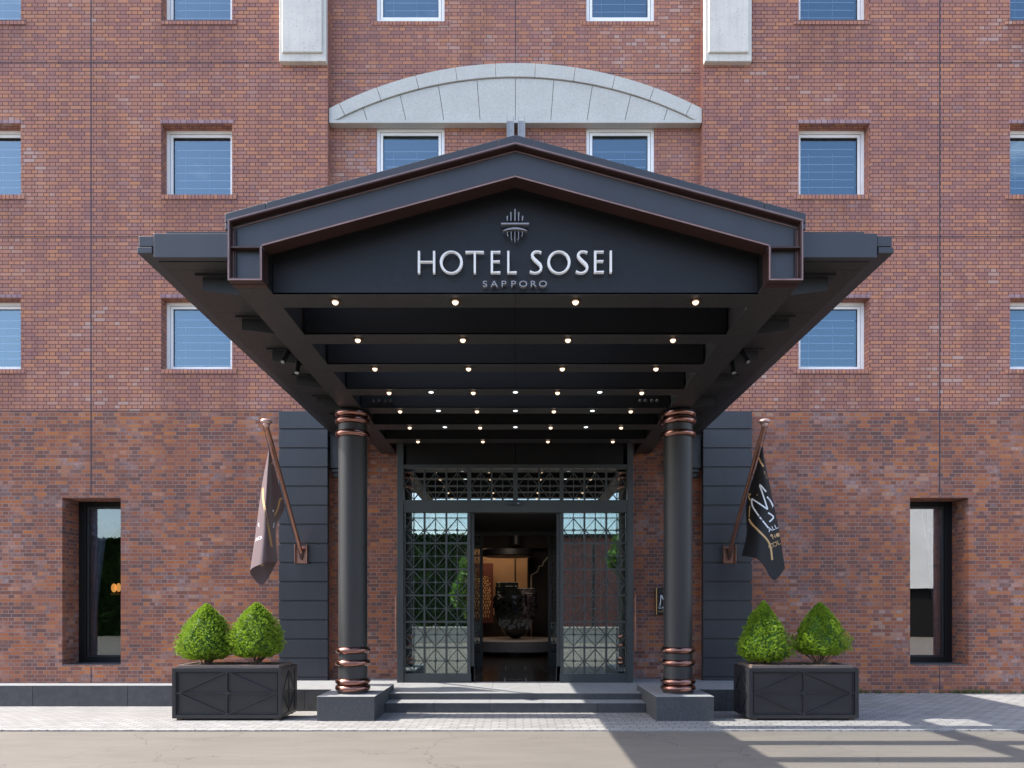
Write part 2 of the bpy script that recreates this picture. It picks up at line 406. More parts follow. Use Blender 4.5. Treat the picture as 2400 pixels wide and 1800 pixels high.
def asphalt():
    n = NT("worn_asphalt"); pp = n.pos(); p = n.sep(pp)
    st = n.comb(n.math('MULTIPLY', p[0], 0.8), n.math('MULTIPLY', p[1], 3.5), 0.0)
    a = n.noise(st, 1.0, 6, 0.65, 0.6)
    col = n.ramp(a, [(0.28, (0.132, 0.116, 0.099)), (0.5, (0.155, 0.138, 0.118)), (0.72, (0.173, 0.154, 0.133))])
    fine = n.noise(pp, 150, 4, 0.8)
    col = n.mix(n.maprange(fine, 0.35, 0.65, 0, 0.35), col, c4((0.11, 0.10, 0.09)))
    blot = n.maprange(n.noise(n.comb(n.math('MULTIPLY', p[0], 2.2), n.math('MULTIPLY', p[1], 6.0), 4.0), 1.0, 3, 0.6), 0.66, 0.74, 0, 0.35)
    col = n.mix(blot, col, c4((0.095, 0.083, 0.075)))
    # hairline cracks
    vo = n.n("ShaderNodeTexVoronoi", feature='DISTANCE_TO_EDGE')
    wv = n.n("ShaderNodeVectorMath", operation='ADD'); n.put(wv.inputs[0], pp)
    nv = n.n("ShaderNodeTexNoise"); n.put(nv.inputs["Vector"], pp); nv.inputs["Scale"].default_value = 1.8; nv.inputs["Detail"].default_value = 5
    n.t.links.new(nv.outputs[1], wv.inputs[1]); n.t.links.new(wv.outputs[0], vo.inputs["Vector"]); vo.inputs["Scale"].default_value = 0.33
    patch = n.maprange(n.noise(pp, 0.35, 4, 0.55), 0.45, 0.60, 0, 0.22)
    col = n.mix(patch, col, c4((0.100, 0.089, 0.078)))
    cr = n.math('MULTIPLY', n.math('LESS_THAN', vo.outputs[0], 0.0022), 0.6)
    col = n.mix(cr, col, c4((0.055, 0.05, 0.045)))
    n.put(n.b.inputs["Base Color"], col)
    n.b.inputs["Roughness"].default_value = 0.88
    n.bump(n.math('ADD', fine, n.math('MULTIPLY', a, 1.5)), 0.35, 0.006)
    return n.m
M['asphalt'] = asphalt()

def glass(name, fac, tint=(0.8, 0.85, 0.9), gl=(1, 1, 1), wave=0.0, use_fresnel=False):
    n = NT(name); t = n.t; t.nodes.remove(n.b)
    tr = n.n("ShaderNodeBsdfTransparent"); tr.inputs[0].default_value = c4(tint)
    g = n.n("ShaderNodeBsdfGlossy"); g.inputs[0].default_value = c4(gl); g.inputs["Roughness"].default_value = 0.0
    if wave:
        b = n.n("ShaderNodeBump"); n.put(b.inputs["Height"], n.noise(n.pos(), 0.9, 2, 0.4)); b.inputs["Strength"].default_value = wave; b.inputs["Distance"].default_value = 0.02
        t.links.new(b.outputs[0], g.inputs["Normal"])
    mx = n.n("ShaderNodeMixShader")
    lw = n.n("ShaderNodeFresnel"); lw.inputs[0].default_value = 1.5
    f = n.math('ADD', lw.outputs[0], fac, clamp=True)
    n.put(mx.inputs[0], 0.05 if fac == 0.0 else f); t.links.new(tr.outputs[0], mx.inputs[1]); t.links.new(g.outputs[0], mx.inputs[2])
    t.links.new(mx.outputs[0], n.out.inputs[0])
    return n.m
M['pane'] = glass("window_glass", 0.165, (0.80, 0.88, 0.98), (0.72, 0.92, 1.0), 0.02)
M['shopglass'] = glass("entrance_glass", 0.27, (0.75, 0.82, 0.80), (0.85, 1.0, 0.95), 0.015)
M['lowglass'] = glass("lower_window_glass", 0.14, (0.8, 0.85, 0.9), (0.9, 1.0, 1.0), 0.015)
M['transglass'] = glass('transom_glass', 0.42, (0.75, 0.82, 0.80), (0.95, 1.0, 0.95), 0.015)
M['sideglass'] = glass('right_window_glass', 0.27, (0.8, 0.85, 0.9), (1.0, 1.0, 1.0), 0.01)
M['roofglass'] = glass("roof_glass", 0.0, (0.93, 0.95, 0.95))

def emit(name, col, st):
    n = NT(name); n.b.inputs["Base Color"].default_value = c4(col)
    n.b.inputs["Emission Color"].default_value = c4(col); n.b.inputs["Emission Strength"].default_value = st
    return n.m
M['bulb'] = emit("lit_bulb", (1, 0.73, 0.50), 0.62)
M['spot'] = emit("lit_downlight", (0.9, 0.97, 1.0), 0.7)
M['lamp'] = emit("amber_lamp", (1, 0.42, 0.10), 0.28)
M['glow_strip'] = emit("added_glow_strip", (1, 0.66, 0.38), 0.8)

def leafmat(name, a, b, tr=0.35):
    n = NT(name); t = n.t
    p = n.pos()
    wn = n.noise(p, 55, 2, 0.6)
    big = n.noise(p, 7, 3, 0.6)
    col = n.ramp(n.math('ADD', n.math('MULTIPLY', wn, 0.65), n.math('MULTIPLY', big, 0.35)), [(0.34, a), (0.66, b)])
    n.put(n.b.inputs["Base Color"], col); n.b.inputs["Roughness"].default_value = 0.55
    n.b.inputs["Specular IOR Level"].default_value = 0.25
    tl = n.n("ShaderNodeBsdfTranslucent"); n.put(tl.inputs[0], col)
    mx = n.n("ShaderNodeMixShader"); mx.inputs[0].default_value = tr
    t.links.new(n.b.outputs[0], mx.inputs[1]); t.links.new(tl.outputs[0], mx.inputs[2]); t.links.new(mx.outputs[0], n.out.inputs[0])
    return n.m
M['leaf'] = leafmat("conifer_leaf", (0.07, 0.17, 0.012), (0.43, 0.58, 0.05))
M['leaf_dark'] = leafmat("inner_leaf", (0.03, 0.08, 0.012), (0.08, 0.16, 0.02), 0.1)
M['leaf_tree'] = leafmat("tree_leaf", (0.05, 0.13, 0.02), (0.14, 0.26, 0.04))
M['leaf_hedge'] = leafmat("hedge_leaf", (0.015, 0.04, 0.012), (0.04, 0.085, 0.018), 0.2)
M['weed'] = leafmat("weed_leaf", (0.06, 0.10, 0.025), (0.22, 0.22, 0.10))

def cloth(name, col, sheen, rough):
    n = NT(name)
    n.b.inputs["Base Color"].default_value = c4(col); n.b.inputs["Roughness"].default_value = rough; n.b.inputs["Specular IOR Level"].default_value = 0.3
    n.b.inputs["Sheen Weight"].default_value = sheen; n.b.inputs["Sheen Roughness"].default_value = 0.35
    n.bump(n.noise(n.pos(), 300, 2), 0.1, 0.001)
    return n.m
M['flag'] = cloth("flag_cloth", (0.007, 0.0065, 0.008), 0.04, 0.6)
M['flag_sunlit'] = cloth("flag_cloth_sunlit", (0.14, 0.095, 0.10), 0.3, 0.42)  # same dark cloth with the sunlight put into its colour

# ------------------------------------------------------------------ ground
def street_z(D): return -0.022 if D > 8.8 else -0.022
MB().box(-300, 300, -300, 300, -1.2, -0.6).build("ground", M['asphalt'])
bpy.data.objects["ground"]['kind'] = 'structure'
g = MB()
g.quad((-120, -60, -0.022), (120, -60, -0.022), (120, Y(9.16), -0.022), (-120, Y(9.16), -0.022))
o = g.build("street", M['asphalt']); o['kind'] = 'structure'

def pav_z(x, D):
    t = max(0.0, min(1.0, (D-10.05)/2.6))
    left = -0.20*t
    if x < -2.95: return left*min(1, (-x-2.6)/0.35)
    if x > 2.95 and x < 5.3:
        return left*min(1, (x-2.6)/0.35) * (1 if x < 4.6 else max(0, 1-(x-4.6)/0.7))
    if x <= 2.95 and x >= -2.95: return 0.0
    return 0.0
xs = [-120, -60, -30, -18] + [-14 + 0.35*i for i in range(81)] + [18, 30, 60, 120]
Ds = [9.226, 9.5, 9.75, 10.0, 10.3, 10.6, 10.9, 11.2, 11.5, 11.8, 12.1, 12.4, 12.7, 13.0, 13.3]
g = MB()
vs = [(x, Y(D), pav_z(x, D)) for D in Ds for x in xs]
fs = [(j*len(xs)+i, j*len(xs)+i+1, (j+1)*len(xs)+i+1, (j+1)*len(xs)+i) for j in range(len(Ds)-1) for i in range(len(xs)-1)]
g.add(vs, fs); o = g.build("pavement", M['pavers'], smooth=True); o['kind'] = 'structure'
# kerb: weathered edging stones with a ragged street edge
g = MB(); x = -60.0
M['kerb'] = granite("kerb_concrete", (0.29, 0.285, 0.275), 0.25, 60)
while x < 60:
    L = 0.9 + random.random()*0.03
    n = 18
    top = []; 
    y1 = Y(9.225)
    for i in range(n):
        xa = x + (L-0.006)*i/n; xb = x + (L-0.006)*(i+1)/n
        ya = Y(9.17) + random.uniform(-0.012, 0.008); yb = ya
        zt = 0.002+random.uniform(-0.004, 0.001)
        g.add([(xa, ya, zt-0.006), (xb, yb, zt-0.006), (xb, ya+0.02, zt), (xa, ya+0.02, zt), (xb, y1, 0.0), (xa, y1, 0.0), (xa, ya-random.uniform(0, .01), -0.05), (xb, yb, -0.05)],
              [(0, 1, 2, 3), (3, 2, 4, 5), (6, 7, 1, 0)])
    x += L
o = g.build("kerb", M['kerb']); o['kind'] = 'structure'

g = MB(); x = -16.0; rnd = random.Random(21)
while x < -2.2:
    L_ = rnd.uniform(0.03, 0.09); fade = min(1, (-2.2-x)/1.5)
    w0 = rnd.uniform(0.008, 0.022)*fade*(1+0.8*math.sin(x*1.7)**2)
    g.quad((x, Y(9.165)-w0, -0.0195), (x+L_, Y(9.165)-w0*rnd.uniform(.7, 1.2), -0.0195), (x+L_, Y(9.17)+0.01, -0.0195), (x, Y(9.17)+0.01, -0.0195)); x += L_
o = g.build("street_gap", M['soil']); o['kind'] = 'structure'

# ------------------------------------------------------------------ hotel building
H = empty("hotel_building", (0, 0, 0), "red brown brick hotel building with square white framed windows and granite arch", "building")

def wall_mesh(x0, x1, z0, z1, y, openings):
    """front face with rectangular holes plus the reveals of each hole (ox0,ox1,oz0,oz1,depth)"""
    xs = sorted({x0, x1} | {v for o_ in openings for v in o_[:2] if x0 < v < x1})
    zs = sorted({z0, z1} | {v for o_ in openings for v in o_[2:4] if z0 < v < z1})
    m = MB()
    for i in range(len(xs)-1):
        for j in range(len(zs)-1):
            cx, cz = (xs[i]+xs[i+1])/2, (zs[j]+zs[j+1])/2
            if any(a < cx < b and c < cz < d for a, b, c, d, _ in openings): continue
            m.quad((xs[i], y, zs[j]), (xs[i+1], y, zs[j]), (xs[i+1], y, zs[j+1]), (xs[i], y, zs[j+1]))
    for a, b, c, d, dp in openings:
        a, b, c, d = max(a, x0), min(b, x1), max(c, z0), min(d, z1)
        e = y+dp
        m.quad((a, y, c), (a, y, d), (a, e, d), (a, e, c))
        m.quad((b, y, c), (b, e, c), (b, e, d), (b, y, d))
        m.quad((a, y, c), (a, e, c), (b, e, c), (b, y, c))
        m.quad((a, y, d), (b, y, d), (b, e, d), (a, e, d))
    return m

ZS = [6.157, 9.478, 12.80]; WH = 1.37
WX = [(5.395, 6.745), (9.42, 10.78)]
ZSPLIT = 5.372; TOP = 15.2; BX = 3.575; BW = 16.0
LOWO = (7.515, 8.63, 0.535, 3.72, 0.53)
def mir(o_): return (-o_[1], -o_[0]) + tuple(o_[2:])
for sgn in (-1, 1):
    ops = [(a, b, z, z+WH, 0.26) for (a, b) in WX for z in ZS]
    lo = [LOWO]
    if sgn < 0:
        ops = [mir(q) for q in ops]; lo = [mir(q) for q in lo]
        wall_mesh(-BW, -BX, ZSPLIT, TOP, 0, ops).build("upper_wall", M['brick_up'], H)
        wall_mesh(-BW, -BX, -0.4, ZSPLIT-0.001, 0, lo).build("lower_wall", M['brick_lo'], H)
    else:
        wall_mesh(BX, BW, ZSPLIT, TOP, 0, ops).build("upper_wall", M['brick_up'], H)
        wall_mesh(BX, BW, -0.4, ZSPLIT-0.001, 0, lo).build("lower_wall", M['brick_lo'], H)
    # return of the projecting wall beside the recessed bay
    s = sgn*BX
    MB().quad((s, 0, -0.3), (s, 0.35, -0.3), (s, 0.35, ZSPLIT), (s, 0, ZSPLIT)).quad((s, 0, ZSPLIT), (s, 0.35, ZSPLIT), (s, 0.35, TOP), (s, 0, TOP)).build("wall_return", M['brick_bay'], H)
BYY = Y(13.20)
BWIN = [(1.37, 2.69)]; BZ = [9.64, 12.96]; BWH = 1.27
bops = [(s0*a if s0 > 0 else -b, s0*b if s0 > 0 else -a, z, z+BWH, 0.12) for s0 in (-1, 1) for (a, b) in BWIN for z in BZ]
wall_mesh(-BX, BX, ZSPLIT, TOP, BYY, bops).build("bay_wall", M['brick_bay'], H)
DO = (-2.14, 2.14, 0.2, 4.7, 0.1)
wall_mesh(-BX, BX, -0.2, ZSPLIT-0.001, BYY, [DO]).build("bay_wall", M['brick_lo'], H)
# shell: sides, back, roof
m = MB()
for s in (-1, 1): m.quad((s*BW, 0, -0.6), (s*BW, 16, -0.6), (s*BW, 16, TOP), (s*BW, 0, TOP))
m.quad((-BW, 16, -0.6), (BW, 16, -0.6), (BW, 16, TOP), (-BW, 16, TOP))
m.quad((-BW, 0, TOP), (BW, 0, TOP), (BW, 16, TOP), (-BW, 16, TOP))
m.quad((-BX, 0.02, TOP-0.001), (BX, 0.02, TOP-0.001), (BX, 0.35, TOP-0.001), (-BX, 0.35, TOP-0.001))
m.build("side_wall", M['brick_up'], H)
# expansion joints
def joint(x0, x1, z0, z1, y):
    MB().box(x0, x1, y-0.003, y+0.02, z0, z1).build("expansion_joint", M['joint'], H)
for s in (-1, 1):
    joint(s*8.08-0.011, s*8.08+0.011, 3.80, TOP, 0)
    joint(s*8.08-0.009, s*8.08+0.009, -0.1, 0.50, 0)
    for z in (ZSPLIT, ZSPLIT+3.32, ZSPLIT+6.64):
        joint(*(sorted((s*(BX+0.01 if z > 5.5 and z < 11 else 4.47), s*BW))), z-0.007, z+0.007, -0.001)
joint(-0.008, 0.008, 12.05, TOP, BYY)
joint(-BX, BX, 11.95, 11.962, BYY)

# window sills and heads of brick
def win(px0, px1, z0, z1, yf, head=True, lit=0):
    """white framed window whose frame front is at yf"""
    fr = MB(); a = 0.058; b = 0.052
    def ring(mb, x0, x1, zz0, zz1, w_, y0, y1):
        mb.box(x0, x0+w_, y0, y1, zz0, zz1); mb.box(x1-w_, x1, y0, y1, zz0, zz1)
        mb.box(x0+w_, x1-w_, y0, y1, zz0, zz0+w_); mb.box(x0+w_, x1-w_, y0, y1, zz1-w_, zz1)
    ring(fr, px0, px1, z0, z1, a, yf, yf+0.07)
    wobj = fr.build("window", M['white'], H, bevel=0.003)
    sa = MB(); ring(sa, px0+a+0.010, px1-a-0.010, z0+a+0.010, z1-a-0.010, b, yf+0.012, yf+0.06)
    sa.build("sash", M['white'], wobj, bevel=0.003)
    gk = MB(); ring(gk, px0+a, px1-a, z0+a, z1-a, 0.010, yf+0.03, yf+0.06)
    ring(gk, px0+a+b+0.010, px1-a-b-0.010, z0+a+b+0.010, z1-a-b-0.010, 0.008, yf+0.03, yf+0.058)
    gk.build("gasket", M['rubber'], wobj)
    i = a+b+0.018
    gx0, gx1, gz0, gz1 = px0+i, px1-i, z0+i, z1-i
    tl = random.uniform(-0.002, 0.002); tl2 = random.uniform(-0.0015, 0.0015)
    MB().quad((gx0, yf+0.045+tl, gz0), (gx1, yf+0.045-tl, gz0), (gx1, yf+0.045-tl+tl2, gz1), (gx0, yf+0.045+tl+tl2, gz1)).build("pane", M['pane'], wobj)
    MB().box(gx0-0.05, gx1+0.05, yf+0.115, yf+0.12, gz0-0.05, gz1-0.02).build("blind", M['blind'], wobj)
    rb = MB(); z = gz0+0.03+random.uniform(-.015, .02)
    while z < gz1-0.12:
        sag = random.uniform(-0.003, 0.003)
        rb.bar((gx0+0.02, z), (gx1-0.02, z+sag), 0.012, yf+0.100, yf+0.112); z += 0.148
    for fx in (0.17, 0.60): rb.box(gx0+(gx1-gx0)*fx-0.0015, gx0+(gx1-gx0)*fx+0.0015, yf+0.106, yf+0.112, gz0, gz1-0.25)
    rb.build("blind_rib", M['rib'], wobj)
    return wobj
for s in (-1, 1):
    for (a, b) in WX:
        for z in ZS:
            x0, x1 = (a, b) if s > 0 else (-b, -a)
            if z > 10 and a > 9 and False: continue
            wo = win(x0+0.002, x1-0.002, z+0.012, z+WH-0.002, 0.20)
            MB().box(x0-0.10 if s > 0 else x0, x1 if s > 0 else x1+0.10, -0.012, 0.19, z-0.072, z+0.010).build("sill", M['brick_sill'], wo)
            if z < 12:
                MB().box(x0-0.02, x1+0.02, -0.004, 0.02, z+WH+0.001, z+WH+0.072).build("lintel", M['brick_head'], wo)
    for (a, b) in BWIN:
        for z in BZ:
            x0, x1 = (a, b) if s > 0 else (-b, -a)
            wo = win(x0+0.002, x1-0.002, z+0.002, z+BWH-0.002, BYY+0.035)
            if z > 12:
                MB().box(x0-0.10, x1+0.10, BYY-0.010, BYY+0.03, z-0.072, z).build("sill", M['brick_sill'], wo)
            else:
                MB().box(x0-0.01, x1+0.01, BYY-0.05, BYY+0.03, z+BWH-0.001, z+BWH+0.05).build("lintel", M['granite'], wo)

# concrete pilaster panels above
for s in (-1, 1):
    x0, x1 = sorted((s*3.578, s*4.467))
    c = MB().box(x0, x1, -0.10, 0.02, 11.955, TOP+0.1).build("concrete_panel", M['concrete'], H, bevel=0.012)
    MB().box(x0+0.065, x1-0.065, -0.140, -0.09, 12.095, TOP+0.1).build("raised_face", M['concrete'], c, bevel=0.018)

# granite arch in the bay
YA = Y(13.08)
def arc(Rr, ztop, x): return ztop - Rr + math.sqrt(max(0, Rr*Rr - x*x))
RO, ZO, RI, ZI = 7.77, 12.04, 7.62, 11.782
m = MB()
NV = 14; XS = 3.57
edges = [-3.57, -3.37, -2.654, -1.91, -1.149, -0.384, 0.384, 1.149, 1.91, 2.654, 3.37, 3.57]
for a, b in zip(edges[:-1], edges[1:]):
    g_ = 0.004; a2, b2 = a+g_, b-g_
    pts = []
    k = 8
    for i in range(k+1):
        x = a2+(b2-a2)*i/k
        pts.append((x, arc(RO, ZO, x)))
    for i in range(k, -1, -1):
        x = (a2+(b2-a2)*i/k)*0.968 if abs(a2+(b2-a2)*i/k) < 3.4 else (a2+(b2-a2)*i/k)
        z = arc(RI, ZI, x)
        if abs(x) > 3.4: z = max(10.89, min(z, 10.96))
        pts.append((x, max(z, 10.895)))
    m.prism(pts, YA-0.03, YA+0.12)
ar = m.build("arched_pediment", M['granite'], H, bevel=0.004)
m = MB()
edges2 = [-3.50, -2.915, -2.21, -1.475, -0.737, 0.0, 0.737, 1.475, 2.21, 2.915, 3.50]
for a, b in zip(edges2[:-1], edges2[1:]):
    g_ = 0.005; pts = []; k = 8
    def foot(x):
        return x if abs(x) > 3.4 else x*(1-0.105*max(0, arc(RI, ZI, x)-10.96))
    a1, b1 = a+g_, b-g_
    for i in range(k+1):
        x = a1+(b1-a1)*i/k
        pts.append((x, max(arc(RI, ZI, x)-0.012, 10.96)))
    pts.append((foot(b1), 10.958)); pts.append((foot(a1), 10.958))
    m.prism(pts, YA, YA+0.12)
m.build("infill_slab", M['granite'], ar)
MB().box(-3.565, 3.565, YA-0.035, YA+0.12, 10.892, 10.948).build("cornice", M['granite'], ar, bevel=0.006)
MB().prism([(-3.5, 10.95), (3.5, 10.95)] + [(x*0.1, arc(RI, ZI, x*0.1)) for x in range(34, -35, -4)], YA+0.03, YA+0.11).build("joint_backing", M['joint'], ar)

# steel channels that tie the canopy ridge to the wall
for xc in (-0.095, 0.115):
    m = MB()
    m.box(xc-0.055, xc+0.055, -0.08, -0.07, 5.2, 10.84); m.box(xc-0.068, xc-0.055, -0.12, 0.15, 5.2, 10.90); m.box(xc+0.055, xc+0.068, -0.12, 0.15, 5.2, 10.90)
    for z in (8.0, 9.4, 10.66): m.tube((xc, -0.088, z), (xc, -0.07, z), 0.012, n=8)
    m.build("steel_channel", M['galv'], H)

# dark metal pilaster cladding
for s in (-1, 1):
    x0, x1 = sorted((s*3.535, s*4.455))
    cl = MB().box(x0+0.012, x1-0.012, -0.125, 0.001, 0.25, 5.29).build("pilaster_cladding", M['clad'], H)
    z = 5.327
    m = MB()
    while z > 0.3:
        zb = max(0.252, z-0.325)
        m.box(x0, x1, -0.152, -0.02, zb, z); z -= 0.359
    m.build("cladding_panel", M['clad'], cl, bevel=0.004)
    # boxed lintel beside it
    xa, xb = sorted((s*2.95, s*3.53))
    l = MB().box(xa, xb, -0.02, 0.19, PZ(1097, 13), 5.0).build("boxed_lintel", M['clad'], H, bevel=0.004)
    MB().box(xa+0.02, xb-0.02, 0.03, 0.19, PZ(1106, 13), PZ(1097.5, 13)).box(xa+0.04, xb-0.04, 0.07, 0.19, PZ(1116, 13), PZ(1106.5, 13)).build("lintel_moulding", M['clad'], l, bevel=0.003)

# lower narrow windows: dark frame, glass, curtains and room behind
for s in (-1, 1):
    a, b = LOWO[0]*s, LOWO[1]*s
    x0, x1 = min(a, b), max(a, b); z0, z1 = LOWO[2], LOWO[3]
    yf = 0.49; W = 0.145
    fr = MB()
    fr.box(x0, x0+W, yf, yf+0.1, z0, z1).box(x1-W, x1, yf, yf+0.1, z0, z1).box(x0+W, x1-W, yf, yf+0.1, z0, z0+0.12).box(x0+W, x1-W, yf, yf+0.1, z1-0.10, z1)
    wo = fr.build("window", M['metal_blk'], H, bevel=0.004)
    fr2 = MB(); q = 0.035
    gx0, gx1, gz0, gz1 = x0+W, x1-W, z0+0.12, z1-0.10
    fr2.box(gx0, gx0+q, yf+0.03, yf+0.09, gz0, gz1).box(gx1-q, gx1, yf+0.03, yf+0.09, gz0, gz1).box(gx0+q, gx1-q, yf+0.03, yf+0.09, gz0, gz0+q).box(gx0+q, gx1-q, yf+0.03, yf+0.09, gz1-q, gz1)
    fr2.build("sash", M['metal'], wo, bevel=0.003)
    MB().quad((gx0, yf+0.06, gz0), (gx1, yf+0.06, gz0), (gx1, yf+0.06, gz1), (gx0, yf+0.06, gz1)).build("pane", M['lowglass' if s < 0 else 'sideglass'], wo)
    MB().box(x0-0.01, x1+0.01, 0.004, 0.50, z0-0.03, z0+0.012).build("sill", M['stone'], wo, bevel=0.004)
    rm = MB()
    X0, X1, YB = x0-1.2, x1+1.2, 3.2
    rm.quad((X0, yf+0.11, 0), (X0, YB, 0), (X0, YB, 4), (X0, yf+0.11, 4)).quad((X1, yf+0.11, 0), (X1, YB, 0), (X1, YB, 4), (X1, yf+0.11, 4))
    rm.quad((X0, YB, 0), (X1, YB, 0), (X1, YB, 4), (X0, YB, 4)).quad((X0, yf+0.11, 0.3), (X1, yf+0.11, 0.3), (X1, YB, 0.3), (X0, YB, 0.3)).quad((X0, yf+0.11, 3.9), (X1, yf+0.11, 3.9), (X1, YB, 3.9), (X0, YB, 3.9))
    rm.quad((X0, yf+0.11, 0), (x0, yf+0.11, 0), (x0, yf+0.11, 4), (X0, yf+0.11, 4)).quad((x1, yf+0.11, 0), (X1, yf+0.11, 0), (X1, yf+0.11, 4), (x1, yf+0.11, 4))
    rm.build("room", M['room'], wo)
    # swagged pelmet and tied side curtain
    cm = MB(); n = 26; k = 30
    outer = x0+W*0.6 if s < 0 else x1-W*0.6
    def cur(u_, v_):          # u across, v down
        z = gz1 - v_*(gz1-gz0)
        pinch = 0.10+0.16*abs(v_-0.72)**0.8*1.6 if v_ > 0.1 else 0.34
        wdt = 0.30*(1-v_)**1.3+0.10+0.07*max(0, v_-0.72)*3
        xx = outer - s*(u_*wdt)
        yy = yf+0.22+0.035*math.sin(u_*22+2*v_)
        return (xx, yy, z)
    vs = [cur(i/n, j/k) for j in range(k+1) for i in range(n+1)]
    fs = [(j*(n+1)+i, j*(n+1)+i+1, (j+1)*(n+1)+i+1, (j+1)*(n+1)+i) for j in range(k) for i in range(n)]
    cm.add(vs, fs).build("curtain", M['curtain'], wo, smooth=True)
    pm = MB(); n = 30; k = 14
    def pel(u_, v_):
        drop = 0.50+0.18*math.sin(u_*math.pi*1.6+0.3) if s < 0 else 0.42+0.15*math.cos(u_*5)
        z = gz1 + 0.02 - v_*drop
        return (gx0-0.03+(gx1-gx0+0.06)*u_, yf+0.16+0.03*math.sin(v_*26+math.sin(u_*4)*2.0), z)
    vs = [pel(i/n, j/k) for j in range(k+1) for i in range(n+1)]
    fs = [(j*(n+1)+i, j*(n+1)+i+1, (j+1)*(n+1)+i+1, (j+1)*(n+1)+i) for j in range(k) for i in range(n)]
    if s < 0: pm.add(vs, fs).build("pelmet", M['curtain'], wo, smooth=True)
    if s < 0:
        sh = MB()
        vs = []
        for j in range(21):
            v_ = j/20
            for i in range(9):
                u_ = i/8
                vs.append((x1-0.02-u_*(0.16+0.10*v_)*1.0, yf+0.25+0.02*math.sin(u_*20), gz1-v_*(gz1-gz0)))
        sh.add(vs, [(j*9+i, j*9+i+1, (j+1)*9+i+1, (j+1)*9+i) for j in range(20) for i in range(8)]).build("curtain", M['sheer'], wo, smooth=True)
tw = empty("wall_lamp", P(268, 1378, 15.4), "small lit amber wall lamp seen through the narrow left window", "lamp")
MB().ball(P(267, 1378, 15.4), 0.055, 0.10).build("lamp_shade", M['lamp'], tw, smooth=True, base=tw.location)
MB().ball(P(278, 1377, 15.4), 0.05, 0.10).build("lamp_shade", M['lamp'], tw, smooth=True, base=tw.location)
MB().box(PX(262, 15.5), PX(283, 15.5), Y(15.45), Y(15.5), PZ(1395, 15.5), PZ(1390, 15.5)).build("wall_bracket", M['gold'], tw, base=tw.location)

# ------------------------------------------------------------------ entrance screen (part of the building)
DD = 12.5; s_ = DD/F
def dx(off): return off*s_
ZT, ZF, ZH0, ZH1, ZB = PZ(1098, DD), PZ(1090.5, DD), PZ(1172, DD), PZ(1201, DD), 0.252
YD = Y(DD)
ent = MB()
ent.box(-dx(277), -dx(262), YD-0.03, YD+0.72, ZB, PZ(1038, DD)); ent.box(dx(262), dx(275.5), YD-0.03, YD+0.72, ZB, PZ(1038, DD))
ent.box(-dx(262), dx(262), YD-0.02, YD+0.14, ZT, ZF+0.012)
ent.box(-dx(262), dx(262), YD-0.015, YD+0.16, ZH1, ZH0)
E = ent.build("entrance_frame", M['door'], H, bevel=0.004)
f = MB()
for a, b in ((-255.5, -0.8), (0.8, 253)): f.box(dx(a), dx(b), YD-0.012, YD+0.5, ZF+0.015, PZ(1037, DD))
f.build("fascia_panel", M['metal_blk'], E, bevel=0.003)
MB().box(-dx(262), dx(262), YD+0.0, YD+0.3, PZ(1037, DD)+0.003, 4.9).build("fascia_header", M['metal_blk'], E)

def star(mb, cx, cz, r, y0, y1):
    pts = []
    for i in range(4):
        a0 = math.pi/2*i
        pts.append((cx+r*math.cos(a0), cz+r*math.sin(a0)))
        for t in (0.25, 0.5, 0.75):
            a1 = a0+math.pi/2*t
            rr = r*(1-0.58*math.sin(math.pi*t)); pts.append((cx+rr*math.cos(a1), cz+rr*math.sin(a1)))
    # triangle fan (concave outline)
    n = len(pts); pts_ = pts
    for i in range(n):
        mb.prism([(cx, cz), pts_[i], pts_[(i+1) % n]], y0, y1)

def cell(mb, x0, x1, z0, z1, y, t=0.012):
    cx, cz = (x0+x1)/2, (z0+z1)/2; h = 0.012
    mb.box(cx-t/2, cx+t/2, y, y+h, z0, z1)
    mb.box(x0, x1, y+0.0015, y+h+0.0015, cz-t/2, cz+t/2)
    e = 0.012
    for (p, q) in (((cx, z1-e), (x1, cz)), ((cx, z1-e), (x0, cz)), ((cx, z0+e), (x1, cz)), ((cx, z0+e), (x0, cz))):
        mb.bar(p, q, t, y+0.003, y+h+0.003)
    star(mb, cx, cz, 0.05, y-0.002, y+h-0.002)

def panel(name, xs_, rows, y, parent, first_top=None, thick=0.030, mat='door'):
    """lattice: xs_ list of column boundaries, rows list of z boundaries top to bottom"""
    mb = MB()
    for x in xs_[1:-1]: mb.box(x-thick/2, x+thick/2, y-0.008, y+0.03, rows[-1], rows[0])
    for z in rows[1:-1]: mb.box(xs_[0], xs_[-1], y-0.010, y+0.032, z-thick/2, z+thick/2)
    for i in range(len(xs_)-1):
        for j in range(len(rows)-1):
            zt = rows[j]-(thick/2 if j else 0); zb = rows[j+1]+(thick/2 if j < len(rows)-2 else 0)
            xa = xs_[i]+(thick/2 if i else 0); xb = xs_[i+1]-(thick/2 if i < len(xs_)-2 else 0)
            if j == 0 and first_top:
                mb.box(xa, xb, y+0.001, y+0.013, first_top-0.005, first_top+0.005)
                mb.box((xa+xb)/2-0.005, (xa+xb)/2+0.005, y, y+0.012, first_top, zt)
                zt = first_top
            cell(mb, xa, xb, zb, zt, y)
    return mb.build(name, M[mat], parent)

